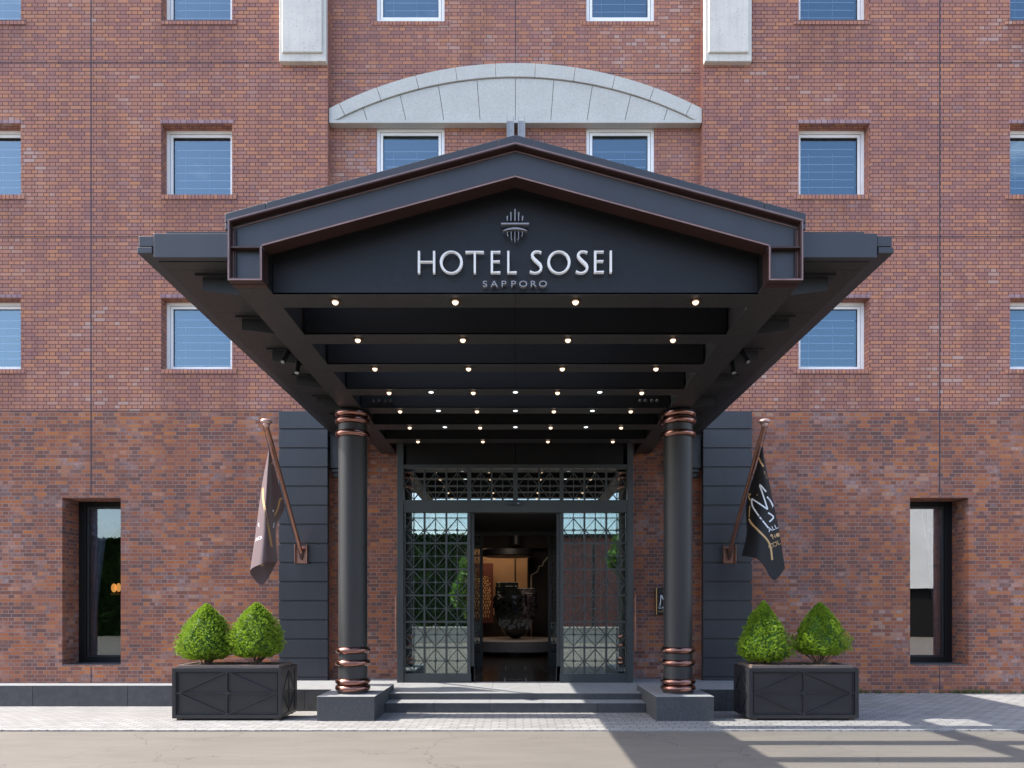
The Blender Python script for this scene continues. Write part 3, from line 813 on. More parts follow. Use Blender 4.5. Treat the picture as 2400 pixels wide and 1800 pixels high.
rows = [ZH1] + [PZ(1050+v/2.911, DD) for v in (648, 827, 1005, 1186, 1363, 1540)]
ft = PZ(1050+475/2.911, DD)
for s in (-1, 1):
    cols = sorted([s*dx(v) for v in (262, 213.7, 162.3, 113)])
    leaf = MB()
    leaf.box(min(s*dx(262), s*dx(104)), max(s*dx(262), s*dx(104)), YD+0.005, YD+0.06, ZB, rows[-1])
    leaf.box(*sorted((s*dx(113), s*dx(105.5))), YD+0.005, YD+0.06, rows[-1], ZH1)
    leaf.box(*sorted((s*dx(262), s*dx(259))), YD+0.005, YD+0.06, rows[-1], ZH1)
    lf = leaf.build("door_panel", M['door'], E, bevel=0.003)
    panel("door_lattice", cols, rows, YD+0.015, lf, ft)
    MB().quad((cols[0], YD+0.05, rows[-1]), (cols[-1], YD+0.05, rows[-1]), (cols[-1], YD+0.05, ZH1), (cols[0], YD+0.05, ZH1)).build("pane", M['shopglass'], lf)
    # parked sliding leaf just behind, its stile showing
    sl = MB(); xa, xb = sorted((s*dx(105)*1.01, s*dx(96.5)*1.01))
    sl.box(xa, xb, YD+0.10, YD+0.15, ZB+0.02, ZH1)
    sl.box(*sorted((s*dx(96.6), s*dx(255))), YD+0.10, YD+0.14, ZB+0.02, ZB+0.30)
    sl = sl.build("sliding_door", M['door'], E, bevel=0.003)
    c2 = sorted([s*dx(v) for v in (252, 203, 154, 105.5)])
    panel("door_lattice", c2, rows, YD+0.11, sl, ft)
    MB().quad((c2[0], YD+0.135, rows[-1]), (c2[-1], YD+0.135, rows[-1]), (c2[-1], YD+0.135, ZH1), (c2[0], YD+0.135, ZH1)).build("pane", M['lowglass'], sl)
    # transom lattices
    tp = panel("transom_lattice", sorted([s*dx(v) for v in (262, 213.7, 162.3, 113)]), [ZT-0.0, ZH0], YD+0.02, E, ZT-0.055)
    tp2 = panel("transom_lattice", sorted([s*dx(v) for v in (104.5, 56, 5.5)]), [ZT-0.0, ZH0], YD+0.02, E, ZT-0.055)
    MB().box(*sorted((s*dx(113), s*dx(104.5))), YD-0.005, YD+0.06, ZH0, ZT).build("mullion", M['door'], E)
    MB().quad((min(0, s*dx(262)), YD+0.05, ZH0), (max(0, s*dx(262)), YD+0.05, ZH0), (max(0, s*dx(262)), YD+0.05, ZT), (min(0, s*dx(262)), YD+0.05, ZT)).build("transom_pane", M['transglass'], E)
    # thin copper grab rail on the frame edge
    MB().tube((s*2.185, YD-0.06, PZ(1050+1005/2.911, DD)), (s*2.185, YD-0.06, PZ(1050+1380/2.911, DD)), 0.010, n=10).tube((s*2.185, YD-0.06, 2.1), (s*2.15, YD, 2.1), 0.008, n=8).tube((s*2.185, YD-0.06, 1.2), (s*2.15, YD, 1.2), 0.008, n=8).build("handle", M['copper_d'], E)
MB().box(-dx(5.5), dx(5.5), YD-0.006, YD+0.06, ZH0, ZT).build("mullion", M['door'], E)
sn = MB().box(PX(850+988/2.911, DD), PX(850+1088/2.911, DD), YD-0.06, YD-0.016, PZ(1184.5, DD), PZ(1176.6, DD)).build("door_sensor", M['plaque'], E, bevel=0.004)
MB().box(PX(1213, DD), PX(1217, DD), YD-0.064, YD-0.058, PZ(1181.5, DD), PZ(1179.5, DD)).build("sensor_lens", M['steel'], sn)

# vestibule and lobby shell
YV = Y(16.0); YL = Y(24.0)
m = MB()
x0, x1, ya, yb, z0, z1 = -2.1, 2.1, YD+0.16, YV, ZB-0.004, 3.40
m.quad((x0, ya, z0), (x0, yb, z0), (x0, yb, z1), (x0, ya, z1)).quad((x1, ya, z0), (x1, yb, z0), (x1, yb, z1), (x1, ya, z1)).quad((x0, ya, z1), (x1, ya, z1), (x1, yb, z1), (x0, yb, z1))
m.quad((x0, YD+0.5, z1), (x1, YD+0.5, z1), (x1, YD+0.5, 4.6), (x0, YD+0.5, 4.6))
ho = 0.765; hz = 3.34
m.quad((-2.1, yb, hz), (2.1, yb, hz), (2.1, yb, 3.6), (-2.1, yb, 3.6))
V = m.build("vestibule", M['room'], H)
inn = MB()
for s in (-1, 1):
    inn.box(*sorted((s*ho, s*(ho+0.07))), yb-0.05, yb+0.05, ZB, hz)
    inn.box(*sorted((s*(ho), s*2.1)), yb-0.04, yb+0.04, ZB, ZB+0.3)
inn.box(-2.1, 2.1, yb-0.06, yb+0.06, hz-0.02, hz+0.16)
ID = inn.build("inner_door_frame", M['door'], H)
for s in (-1, 1):
    cc = sorted([s*(ho+0.07), s*(ho+0.22), s*(ho+0.44), s*(ho+0.66), s*(ho+0.88), s*2.1])
    panel("inner_lattice", cc, [hz-0.02, 2.83, 2.33, 1.80, 1.28, 0.76, ZB+0.3], yb, ID)
    MB().quad((cc[0], yb+0.03, ZB), (cc[-1], yb+0.03, ZB), (cc[-1], yb+0.03, hz), (cc[0], yb+0.03, hz)).build("pane", M['lowglass'], ID)
m = MB()
x0, x1 = -4.5, 4.5
m.quad((x0, YV+0.1, 0.25), (x0, YL, 0.25), (x0, YL, 4.2), (x0, YV+0.1, 4.2)).quad((x1, YV+0.1, 0.25), (x1, YL, 0.25), (x1, YL, 4.2), (x1, YV+0.1, 4.2))
m.quad((x0, YL, 0.25), (x1, YL, 0.25), (x1, YL, 4.2), (x0, YL, 4.2)).quad((x0, YV+0.1, 4.2), (x1, YV+0.1, 4.2), (x1, YL, 4.2), (x0, YL, 4.2))
m.quad((x0, YV+0.1, 3.5), (x1, YV+0.1, 3.5), (x1, YV+0.1, 4.2), (x0, YV+0.1, 4.2)).quad((x0, YV+0.1, 0.2), (-2.1, YV+0.1, 0.2), (-2.1, YV+0.1, 4.2), (x0, YV+0.1, 4.2)).quad((2.1, YV+0.1, 0.2), (x1, YV+0.1, 0.2), (x1, YV+0.1, 4.2), (2.1, YV+0.1, 4.2))
L = m.build("lobby", M['wood_dark'], H)
fl = MB().quad((-4.5, YD+0.16, ZB), (4.5, YD+0.16, ZB), (4.5, YL, ZB), (-4.5, YL, ZB)).build("lobby_floor", M['floor_in'], H)
m = MB()
for s in (-1, 1):
    for d0, d1, xo in ((12.75, 13.3, 0.20), (15.0, 16.0, 0.22)): m.box(s*xo-0.008, s*xo+0.008, Y(d0), Y(d1), ZB+0.002, ZB+0.004)
    m.quad((s*0.78, Y(13.2), ZB+0.003), (s*0.775, Y(13.2), ZB+0.003), (s*0.60, Y(15.4), ZB+0.003), (s*0.606, Y(15.4), ZB+0.003))
for a, b in (((-0.16, 12.95), (-0.10, 13.15)), ((-0.10, 13.15), (0, 12.95)), ((0, 12.95), (0.10, 13.15)), ((0.10, 13.15), (0.16, 12.95))):
    (ax, ad), (bx_, bd) = a, b
    m.quad((ax, Y(ad), ZB+0.003), (ax, Y(ad)+0.03, ZB+0.003), (bx_, Y(bd)+0.03, ZB+0.003), (bx_, Y(bd), ZB+0.003))
m.build("floor_inlay", M['galv'], fl)
LY = YL-0.02
tz0, tz1 = PZ(1441, 23.9), PZ(1287, 23.9)
t = MB().box(PX(1090, 23.9), PX(1236, 23.9), LY-0.03, LY, tz0, tz1).build("wall_panel", M['tan'], L)
MB().box(PX(1090, 23.9), PX(1236, 23.9), LY-0.05, LY-0.031, PZ(1303, 23.9), PZ(1300, 23.9)).box(PX(1206, 23.9), PX(1209.5, 23.9), LY-0.05, LY-0.031, tz0, PZ(1294, 23.9)).build("trim", M['wood_dark'], t)
# cream moulding line of the alcove on the right
mo = MB(); pts = [(1245, 1500), (1245, 1348), (1250, 1345), (1258, 1341), (1262, 1334), (1263, 1327), (1271, 1326), (1273, 1318), (1279, 1312), (1283, 1306)]
for a, b in zip(pts[:-1], pts[1:]):
    mo.bar((PX(a[0], 22), PZ(a[1], 22)), (PX(b[0], 22), PZ(b[1], 22)), 0.045, Y(22)-0.03, Y(22))
mo.build("moulding", M['cream'], L)
MB().box(PX(1238, 22.1), 4.4, Y(22.02), Y(22.1), 0.26, 4.15).build("partition", M['room'], L)
MB().box(-4.4, 4.4, Y(21.5), Y(21.56), 3.48, 4.15).build("bulkhead", M['room'], L)
art = empty("wall_art", (PX(1128, 23.4), Y(23.4), 1.9), "tall maroon wall panel covered with pale amber oval beads in the lobby", "artwork")
MB().box(PX(1085, 23.5), PX(1156, 23.5), Y(23.4), Y(23.45), PZ(1460, 23.4), PZ(1320, 23.4)).build("backing", M['maroon'], art, base=art.location)
m = MB()
for j in range(16):
    hgt = 0.05+0.115*(j/15)
    zc = PZ(1352, 23.4) - sum(0.05+0.085*(q/15) for q in range(j))
    for i in range(12):
        xx = PX(1088+i*5.4+(j % 2)*2.2, 23.4)+random.uniform(-0.008, 0.008)
        if xx > PX(1152 - abs(j-9)*0.8, 23.4): continue
        m.ball((xx, Y(23.39), zc+random.uniform(-0.01, 0.01)), 0.024, hgt*0.40, n=8, m=6)
m.build("beads", M['beads'], art, base=art.location)

ped = empty("display_plinth", (0, Y(20.4), ZB), "low round grey terrazzo display plinth in the lobby", "plinth")
MB().lathe([(1.10, 0.36), (1.50, 0.36), (1.52, 0.38), (1.52, 0.66), (1.50, 0.675), (0.001, 0.675)], 0, Y(20.4), 64, cap=False).build("drum", M['pedestal'], ped, smooth='auto', base=ped.location)
MB().lathe([(1.05, 0.252), (1.05, 0.40)], 0, Y(20.4), 48).build("base", M['wood_dark'], ped, base=ped.location)
sc = MB(); random.seed(3)
sc.lathe([(0.10, 0.69), (0.28, 0.78), (0.42, 0.95), (0.52, 1.2), (0.62, 1.45), (0.66, 1.7), (0.64, 1.95), (0.60, 2.0)], 0.0, Y(20.4), 40)
for i in range(190):
    a = random.uniform(0, 6.283); r = random.uniform(0.15, 0.62); hz_ = random.choice((0.06, 0.12, 0.2, 0.3)) * (1.2 if math.cos(a)*r < 0.05 else 0.6)
    q = random.uniform(0.02, 0.06); cx_ = r*math.cos(a); cy_ = Y(20.4)+r*math.sin(a)
    sc.box(cx_-q, cx_+q, cy_-q, cy_+q, 1.85+random.uniform(-.1, .05), 2.0+hz_)
for i in range(260):
    a = random.uniform(3.5, 5.9); z = random.uniform(1.0, 1.95); r = 0.42+0.24*min(1, (z-0.95)/0.6)
    q = random.uniform(0.02, 0.055); cx_ = r*math.cos(a); cy_ = Y(20.4)+r*math.sin(a)
    sc.box(cx_-q, cx_+q, cy_-0.02-random.uniform(0, .03), cy_+0.1, z-q, z+q*1.3)
so = sc.build("sculpture", M['sculpt'], None, bevel=0.006)
tag(so, "glossy black blocky bust like sculpture standing on the round lobby plinth", "sculpture")
pl_ = empty("ceiling_lamp", (0, Y(21), 3.5), "wide dark drum ceiling lamp hanging in the lobby", "lamp")
MB().lathe([(0.16, 3.55), (0.16, 4.19)], 0.02, Y(21), 24).build("stem", M['metal'], pl_, smooth='auto', base=pl_.location)
MB().lathe([(0.78, 3.18), (0.80, 3.20), (0.80, 3.36), (0.78, 3.38)], -0.22, Y(21), 48).build("drum", M['metal'], pl_, smooth='auto', base=pl_.location)
MB().lathe([(0.74, 3.172), (0.74, 3.179)], -0.22, Y(21), 48).build("diffuser", M['pedestal'], pl_, base=pl_.location)
la = bpy.data.lights.new("lobby_light", 'AREA'); la.energy = 9; la.color = (1, 0.66, 0.38); la.size = 2.0; la.size_y = 0.3; la.shape = 'RECTANGLE'
lo_ = bpy.data.objects.new("lobby_light", la); COL.objects.link(lo_); lo_.location = (-0.6, Y(22.4), 4.1); lo_.rotation_euler = (R(35), 0, 0)  # unseen warm light added to brighten the tan wall
la2 = bpy.data.lights.new("plinth_fill_light", 'AREA'); la2.energy = 9; la2.color = (1, 0.80, 0.62); la2.size = 1.2
lo2 = bpy.data.objects.new("plinth_fill_light", la2); COL.objects.link(lo2); lo2.location = (0, Y(18.6), 3.9); lo2.rotation_euler = (R(10), 0, 0)  # fill light added to brighten the plinth, apart from the hanging drum
cv = MB().box(-1.6, 0.4, Y(22.55), Y(22.65), 4.02, 4.06).build("added_glow_strip", M['glow_strip'], H)  # hidden glowing strip added along with the lobby light

# ------------------------------------------------------------------ landing, steps, plinths, ledge
ld = empty("entrance_steps", (0, Y(11.5), 0), "dark stone landing with two low steps in front of the doors", "steps")
m = MB()
xsj = [-4.75, -3.9, -2.95]
LZ = 0.25
for a, b in ((-4.75, -3.55), (-3.55, -2.03)): m.box(a+0.002, b-0.002, Y(11.50), 0.25, -0.3, LZ)
for a, b in ((2.03, 3.55), (3.55, 4.75)): m.box(a+0.002, b-0.002, Y(11.50), 0.25, -0.3, LZ)
c_ = [-2.03, -0.87, -0.06, 0.74, 1.40, 2.03]
c_ = [-2.03, -1.27, -0.40, 0.43, 1.28, 2.03]
for a, b in zip(c_[:-1], c_[1:]): m.box(a+0.002, b-0.002, Y(11.0), YD+0.17, -0.3, LZ)
m.build("landing", M['stone'], ld, bevel=0.004, base=ld.location)
m = MB()
for a, b in zip(c_[:-1], c_[1:]): m.box(a+0.002, b-0.002, Y(10.62), Y(10.998), -0.3, 0.146)
m.build("step", M['stone'], ld, bevel=0.004, base=ld.location)
m = MB()
for a, b in ((-4.75, -3.55), (-3.55, -2.03)): m.box(a+0.002, b-0.002, Y(11.50)-0.004, 0.25, LZ+0.001, LZ+0.006)
for a, b in ((2.03, 3.55), (3.55, 4.75)): m.box(a+0.002, b-0.002, Y(11.50)-0.004, 0.25, LZ+0.001, LZ+0.006)
for a, b in zip(c_[:-1], c_[1:]): m.box(a+0.002, b-0.002, Y(11.0)-0.004, YD+0.17, LZ+0.001, LZ+0.006).box(a+0.002, b-0.002, Y(10.62)-0.004, Y(10.998), 0.147, 0.152)
m.build("tread", M['tread'], ld, base=ld.location)
MB().box(-2.028, 2.028, Y(10.66), YD-0.1, -0.3, 0.14).build("grout", M['galv'], ld, base=ld.location)
MB().box(-2.026, 2.026, Y(11.02), YD-0.1, 0.14, 0.246).build("grout", M['galv'], ld, base=ld.location)

for s in (-1, 1):
    x0, x1 = sorted((s*2.035, s*2.865))
    p = MB().box(x0, x1, Y(9.85), Y(11.44), -0.02, 0.347).build("column_plinth", M['fgranite'], None, bevel=0.006)
    p_ = MB().box(x0-0.002, x1+0.002, Y(9.85)-0.003, Y(11.44), 0.348, 0.354).build("top_slab", M['tread'], p)
    tag(p, "grey granite block plinth carrying the %s canopy column" % ("left" if s < 0 else "right"), "plinth", "granite plinths under the canopy columns")

lg = MB(); x = -4.76
widths = [2.4, 1.75, 1.68, 1.68, 1.7, 1.7, 1.7]
for wd in widths:
    lg.box(x-wd+0.003, x-0.002, Y(12.6), -0.001, -0.35, 0.185); x -= wd
lt_ = MB().box(x, -4.762, Y(12.6)-0.003, -0.002, 0.186, 0.192)
lge = lg.build("stone_ledge", M['stone'], None, bevel=0.006); lt_.build("top_slab", M['tread'], lge)
tag(lge, "long low grey stone ledge along the foot of the left brick wall", "ledge")

# ------------------------------------------------------------------ canopy
C = empty("entrance_canopy", (0, Y(10.3), 0), "large dark steel entrance canopy with gabled front and two round columns", "canopy")
CB = C.location
HB = 2.93; ZC = CAMZ+HB             # underside of the beams
FY0, FY1 = Y(6.14), Y(6.30); SC = 6.14/F
OX, IX = 2.588, 2.281
ZE, ZA = 5.137, 5.833               # outer eave / apex
ZIE, ZIA = 4.899, 5.520             # inner eave / apex
def sl(x, e, a, X): return a-(a-e)*abs(x)/X
web = MB(); wy0, wy1 = Y(6.213), Y(6.225)
web.prism([(-OX, ZE), (0, ZA), (0, ZIA), (-IX, ZIE)], wy0, wy1)
web.prism([(0, ZA), (OX, ZE), (IX, ZIE), (0, ZIA)], wy0, wy1)
for s in (-1, 1): web.prism([(s*OX, ZC), (s*IX, ZC), (s*IX, ZIE), (s*OX, ZE)], wy0, wy1)
web.box(-0.0025, 0.0025, wy0-0.002, wy0-0.0005, ZIA+0.03, ZA-0.045)
G = web.build("gable_frame", M['fascia'], C, base=CB)
th = 0.022
fl_ = MB()
def slab(mb, a, b, t, y0, y1, side=1):
    """flange plate of thickness t lying on the inner side of line a-b"""
    dx_, dz_ = b[0]-a[0], b[1]-a[1]; L_ = math.hypot(dx_, dz_); nx, nz = -dz_/L_*t*side, dx_/L_*t*side
    mb.prism([a, b, (b[0]+nx, b[1]+nz), (a[0]+nx, a[1]+nz)], y0, y1)
for s in (-1, 1):
    # outer slope, outer vertical, bottom, inner vertical, inner slope
    fl_.prism([(s*OX, ZE), (0, ZA), (0, ZA-th*1.04), (s*OX, ZE-th*1.04)], FY0, FY1)
    fl_.prism([(s*OX, ZE-th*1.05), (s*(OX-th), ZE-th*0.8), (s*(OX-th), ZC+th), (s*OX, ZC+th)], FY0, FY1)
    fl_.prism([(s*OX, ZC), (s*IX, ZC), (s*IX, ZC+th-0.0005), (s*OX, ZC+th-0.0005)], FY0, FY1)
    fl_.prism([(s*IX, ZC+th), (s*(IX+th), ZC+th), (s*(IX+th), ZIE), (s*IX, ZIE-0.004)], FY0, FY1)
    fl_.prism([(s*IX, ZIE-0.003), (0, ZIA), (0, ZIA+th*1.04), (s*IX, ZIE+th*1.04)], FY0, FY1)
    fl_.box(*sorted((s*(OX-th-0.001), s*(IX+th+0.001))), FY0+0.012, FY1-0.01, ZIE-0.012, ZIE+0.006)
    fl_.box(*sorted((s*(OX-th-0.03), s*(OX-th-0.02))), FY0+0.05, FY0+0.06, ZC+th, ZE-0.05)
fl_.build("flange", M['flange'], G, bevel=0.003, base=CB)
ed = MB(); te = 0.012; e0, e1 = FY0-0.002, FY0+0.004
for s in (-1, 1):
    ed.prism([(s*OX, ZE), (0, ZA), (0, ZA-te), (s*OX, ZE-te)], e0, e1)
    ed.prism([(s*OX, ZE-te), (s*(OX-te), ZE-te), (s*(OX-te), ZC+te), (s*OX, ZC+te)], e0, e1)
    ed.prism([(s*OX, ZC), (s*IX, ZC), (s*IX, ZC+te), (s*OX, ZC+te)], e0, e1)
    ed.prism([(s*IX, ZC+te), (s*(IX+te), ZC+te), (s*(IX+te), ZIE), (s*IX, ZIE)], e0, e1)
    ed.prism([(s*IX, ZIE), (0, ZIA), (0, ZIA+te), (s*IX, ZIE+te)], e0, e1)
    ed.prism([(s*(OX-th), ZE-0.040), (0, ZA-0.034), (0, ZA-0.040), (s*(OX-th), ZE-0.046)], wy0-0.012, wy0)
    ed.box(*sorted((s*(OX-th-0.001), s*(OX-th-0.008))), wy0-0.012, wy0, ZC+th, ZE-0.06)
ed.build("flange_edge", M['edge'], G, base=CB)
# roof edge cap
cap = MB()
zc0, zc1 = PZ(500.5, 6.27), PZ(315.6, 6.27); xe = 2.668
for s in (-1, 1):
    xa = 0.20
    for (a, b) in ((0.0, 0.16), (0.164, 2.29), (2.294, xe)):
        za, zb = sl(a, zc0, zc1, xe), sl(b, zc0, zc1, xe)
        cap.prism([(s*a, za), (s*b, zb), (s*b, zb-0.085), (s*a, za-0.085)], Y(6.27), Y(6.75))
    cap.box(*sorted((s*xe, s*(xe-0.075))), Y(6.272), Y(6.75), 5.12, zc0-0.088)
cap.build("roof_edge", M['fascia'], C, bevel=0.004, base=CB)
# lining between frame and sign board
ln = MB()
for s in (-1, 1):
    ln.prism([(s*(IX+0.03), ZIE+0.03), (0, ZIA+0.03), (0, ZIA+0.20), (s*(IX+0.03), ZIE+0.20)], FY1+0.001, Y(6.60))
    ln.box(*sorted((s*(IX+0.004), s*(OX-0.01))), FY1+0.001, Y(6.6), ZC+0.01, ZIE+0.12)
ln.build("lining", M['metal_blk'], C, base=CB)
# sign board
SB = MB()
zb0, ze, za = ZC+0.002, PZ(603.4, 6.42), PZ(448, 6.42)
SB.prism([(-2.279, zb0), (2.279, zb0), (2.279, ze), (0, za), (-2.279, ze)], Y(6.42), Y(6.47))
S = SB.build("sign_board", M['board'], C, base=CB)
# lettering, drawn on the board
DL = 6.355
def lx(zx): return PX(900+zx/3.687, DL)
def lz(zy): return PZ(440+zy/3.687, DL)
yl0, yl1 = Y(DL), Y(DL)+0.035
def bar_l(mb, a, b, w1, w2=None):
    k = DL/F/3.687*0.78
    mb.bar((lx(a[0]), lz(a[1])), (lx(b[0]), lz(b[1])), w1*k, yl0, yl1, (w1 if w2 is None else w2)*k)
def ring_l(mb, cx, cy, rx, ry, tx, ty, n=48):
    for i in range(n):
        a0, a1 = 2*math.pi*i/n, 2*math.pi*(i+1)/n
        o = lambda a: (lx(cx+rx*math.cos(a)), lz(cy+ry*math.sin(a)))
        q = lambda a: (lx(cx+(rx-tx)*math.cos(a)), lz(cy+(ry-ty)*math.sin(a)))
        mb.prism([o(a0), o(a1), q(a1), q(a0)], yl0, yl1)
def cat(pts, n=8):
    out = []
    for i in range(len(pts)-1):
        p0 = pts[max(i-1, 0)]; p1 = pts[i]; p2 = pts[i+1]; p3 = pts[min(i+2, len(pts)-1)]
        for k in range(n):
            t = k/n
            out.append(tuple(0.5*((2*p1[j])+(-p0[j]+p2[j])*t+(2*p0[j]-5*p1[j]+4*p2[j]-p3[j])*t*t+(-p0[j]+3*p1[j]-3*p2[j]+p3[j])*t**3) for j in range(len(p1))))
    out.append(tuple(pts[-1])); return out
def stroke_l(mb, pts):
    """pts: (x, y, width) smooth brush stroke as one continuous strip"""
    c = cat(pts); k = DL/F/3.687; L = []; Rr = []
    for i, p in enumerate(c):
        a = c[max(i-1, 0)]; b = c[min(i+1, len(c)-1)]
        dx_, dy_ = b[0]-a[0], b[1]-a[1]; l_ = math.hypot(dx_, dy_) or 1
        nx, ny = -dy_/l_*p[2]*.38, dx_/l_*p[2]*.38
        L.append((lx(p[0]+nx), lz(p[1]+ny))); Rr.append((lx(p[0]-nx), lz(p[1]-ny)))
    for i in range(len(c)-1): mb.prism([L[i], L[i+1], Rr[i+1], Rr[i]], yl0, yl1)
T_, B_ = 545, 735
def let(fn, name="letter", mat='letter'):
    mb = MB(); fn(mb); return mb.build(name, M[mat], S, base=CB)
let(lambda m: (bar_l(m, (301, T_), (301, B_), 23), bar_l(m, (432, T_), (432, B_), 23), bar_l(m, (312, 636), (421, 636), 11)))
let(lambda m: ring_l(m, 581, 640, 99, 97, 22, 9))
let(lambda m: (bar_l(m, (784, T_+6), (784, B_), 22), bar_l(m, (704, 553), (784, 550), 19, 11), bar_l(m, (784, 550), (862, 553), 11, 19)))
let(lambda m: (bar_l(m, (932, T_), (932, B_), 24), bar_l(m, (942, 551), (1005, 551), 11, 16), bar_l(m, (942, 633), (1000, 633), 11, 16), bar_l(m, (942, 728), (1005, 728), 11, 18)))
let(lambda m: (bar_l(m, (1074, T_), (1074, B_), 23), bar_l(m, (1084, 728), (1146, 728), 11, 19)))
def s_letter(x):
    def fn(m):
        stroke_l(m, [(x+98, 556, 20), (x+72, 547, 13), (x+40, 551, 18), (x+19, 576, 26), (x+32, 606, 29), (x+62, 636, 31), (x+90, 664, 29), (x+97, 698, 24), (x+74, 724, 17), (x+44, 732, 13), (x+18, 727, 16), (x+1, 719, 20)])
    return fn
let(s_letter(1261))
let(lambda m: ring_l(m, 1512, 640, 100, 98, 22, 9))
let(s_letter(1659))
let(lambda m: (bar_l(m, (1826, T_-2), (1826, B_-4), 24), bar_l(m, (1836, 549), (1899, 549), 11, 16), bar_l(m, (1836, 631), (1896, 631), 11, 16), bar_l(m, (1836, 724), (1900, 724), 11, 18)))
let(lambda m: bar_l(m, (1961, T_-3), (1961, B_-5), 23))
# emblem: two rows of upright bars, a long bar and an arched bar between them
def emblem(m):
    for x, t, b, w_ in ((1066, 243, 284, 12), (1097, 210, 284, 12), (1132, 183, 284, 13), (1163, 210, 284, 12), (1196, 243, 284, 12)): bar_l(m, (x, t), (x, b), w_)
    for x, t in ((1066, 243), (1097, 210), (1163, 210), (1196, 243)): bar_l(m, (x-8 if x < 1132 else x+8, t+10), (x, t-3), 6)
    bar_l(m, (1012, 309), (1253, 309), 17)
    stroke_l(m, [(1028, 372, 5), (1066, 358, 15), (1132, 350, 20), (1198, 358, 15), (1236, 372, 5)])
    for x, b, w_ in ((1066, 405, 7), (1099, 440, 7), (1131, 470, 7), (1163, 440, 7), (1196, 405, 7)): bar_l(m, (x, 378), (x, b), w_)
    for x, b in ((1066, 405), (1099, 440), (1163, 440), (1196, 405)): bar_l(m, (x, b), (x+(8 if x < 1132 else -8), b+12), 6)
let(emblem, "emblem", 'emblem')

def text_mb(txt, size, xf, ext=0.0):
    """MB from the built in typeface; xf maps 2d glyph point (x,y) and depth to world"""
    cu = bpy.data.curves.new("t", 'FONT'); cu.body = txt; cu.size = size; cu.extrude = ext; cu.align_x = 'CENTER'; cu.align_y = 'CENTER'
    ob = bpy.data.objects.new("t", cu); COL.objects.link(ob)
    dg = bpy.context.evaluated_depsgraph_get(); dg.update()
    me = ob.evaluated_get(dg).to_mesh()
    mb = MB(); mb.add([xf(v.co.x, v.co.y, v.co.z) for v in me.vertices], [tuple(p.vertices) for p in me.polygons])
    ob.evaluated_get(dg).to_mesh_clear(); bpy.data.objects.remove(ob); bpy.data.curves.remove(cu)
    return mb
kk = DL/F/3.687
for ch, cxp in zip("SAPPORO", (872, 952, 1034, 1118, 1203, 1290, 1374)):
    x0_, z0_ = lx(cxp), lz(831)
    text_mb(ch, 0.078, lambda x, y, z: (x0_+x*1.28, yl0-z+0.02, z0_+y), 0.018).build("letter", M['emblem'], S, base=CB)

# main beams along the sides, joists, bulbs
for s in (-1, 1):
    x0, x1 = sorted((s*OX, s*IX))
    b = MB(); b.box(x0, x1, FY1+0.002, Y(13.15), ZC, ZC+0.022); b.box(x0+0.02, x1-0.02, FY1+0.01, Y(13.15), ZC+0.022, 5.32)
    b.build("main_beam", M['soffit_bounce'], C, bevel=0.003, base=CB)
JD = [(6.42, 6.69), (7.37, 7.62), (8.28, 8.53), (9.22, 9.48), (10.10, 10.38), (11.02, 11.33), (11.97, 12.27)]
for i, (d0, d1) in enumerate(JD):
    for hs in (-1, 1):
        xa, xb = sorted((hs*0.0015, hs*(IX-0.002)))
        j = MB().box(xa, xb, Y(d0)+(0.052 if i == 0 else 0), Y(d1), ZC+0.004, ZC+0.45)
        j.box(xa, xb, Y(d0)-0.0, Y(d0)+0.012, ZC+0.001, ZC+0.016); j.box(xa, xb, Y(d1)-0.0, Y(d1)+0.010, ZC+0.001, ZC+0.016)
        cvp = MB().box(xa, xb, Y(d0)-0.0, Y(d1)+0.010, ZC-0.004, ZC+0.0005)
        j.build("cross_beam", M['metal_blk'], C, base=CB)
        cvp.build("bounce_plate", M['soffit_bounce'], C, bevel=0.002, base=CB)  # added plate, its lighter metal paints ground bounce under the beam
    yc = Y((d0+d1)/2)
    for x in (-1.73, -0.577, 0.577, 1.73):
        lp = MB().lathe([(0.020, ZC-0.005), (0.058, ZC-0.006), (0.060, ZC-0.010), (0.03, ZC-0.012)], x, yc, 20, cap=False).build("lamp_ring", M['flange'], C, base=CB)
        MB().ball((x, yc, ZC-0.010), 0.031, n=16, m=10).build("bulb", M['bulb'], lp, smooth=True, base=CB)
    if i in (3, 4, 5):
        for x in (-1.155, 0, 1.155):
            MB().lathe([(0.034, ZC-0.005), (0.030, ZC-0.010), (0.001, ZC-0.010)], x, yc, 16, cap=False).build("downlight", M['spot'], C, base=CB)
# ridge beam, rafters glazing, solid rear roof
rg = MB().box(-0.10, 0.12, Y(6.75), Y(13.1), 5.86, 6.05); rg.build("ridge_beam", M['metal_blk'], C, base=CB)
for s in (-1, 1):
    rf = MB(); y0, y1 = Y(10.08), Y(13.15)
    rf.prism([(s*0.0, 6.06), (s*2.58, 5.34), (s*2.58, 5.38), (s*0.0, 6.10)], y0, y1)
    if s > 0: rf.prism([(1.12, 5.758), (2.57, 5.352), (2.57, 5.37), (1.12, 5.776)], Y(6.78), Y(10.07))
    rf.build("rear_roof", M['metal_blk'], C, base=CB)
    (MB().quad((0.12, Y(6.76), 6.03), (2.56, Y(6.76), 5.34), (2.56, Y(10.075), 5.34), (0.12, Y(10.075), 6.03)) if s > 0 else MB().quad((-2.56, Y(6.76), 5.34), (-0.10, Y(6.76), 6.03), (-0.10, Y(10.075), 6.03), (-2.56, Y(10.075), 5.34))).build("glass_roof", M['roofglass'], C, base=CB)
MB().box(-IX, IX, Y(10.08), Y(13.15), ZC+0.46, ZC+0.48).build("rear_ceiling", M['metal_blk'], C, base=CB)
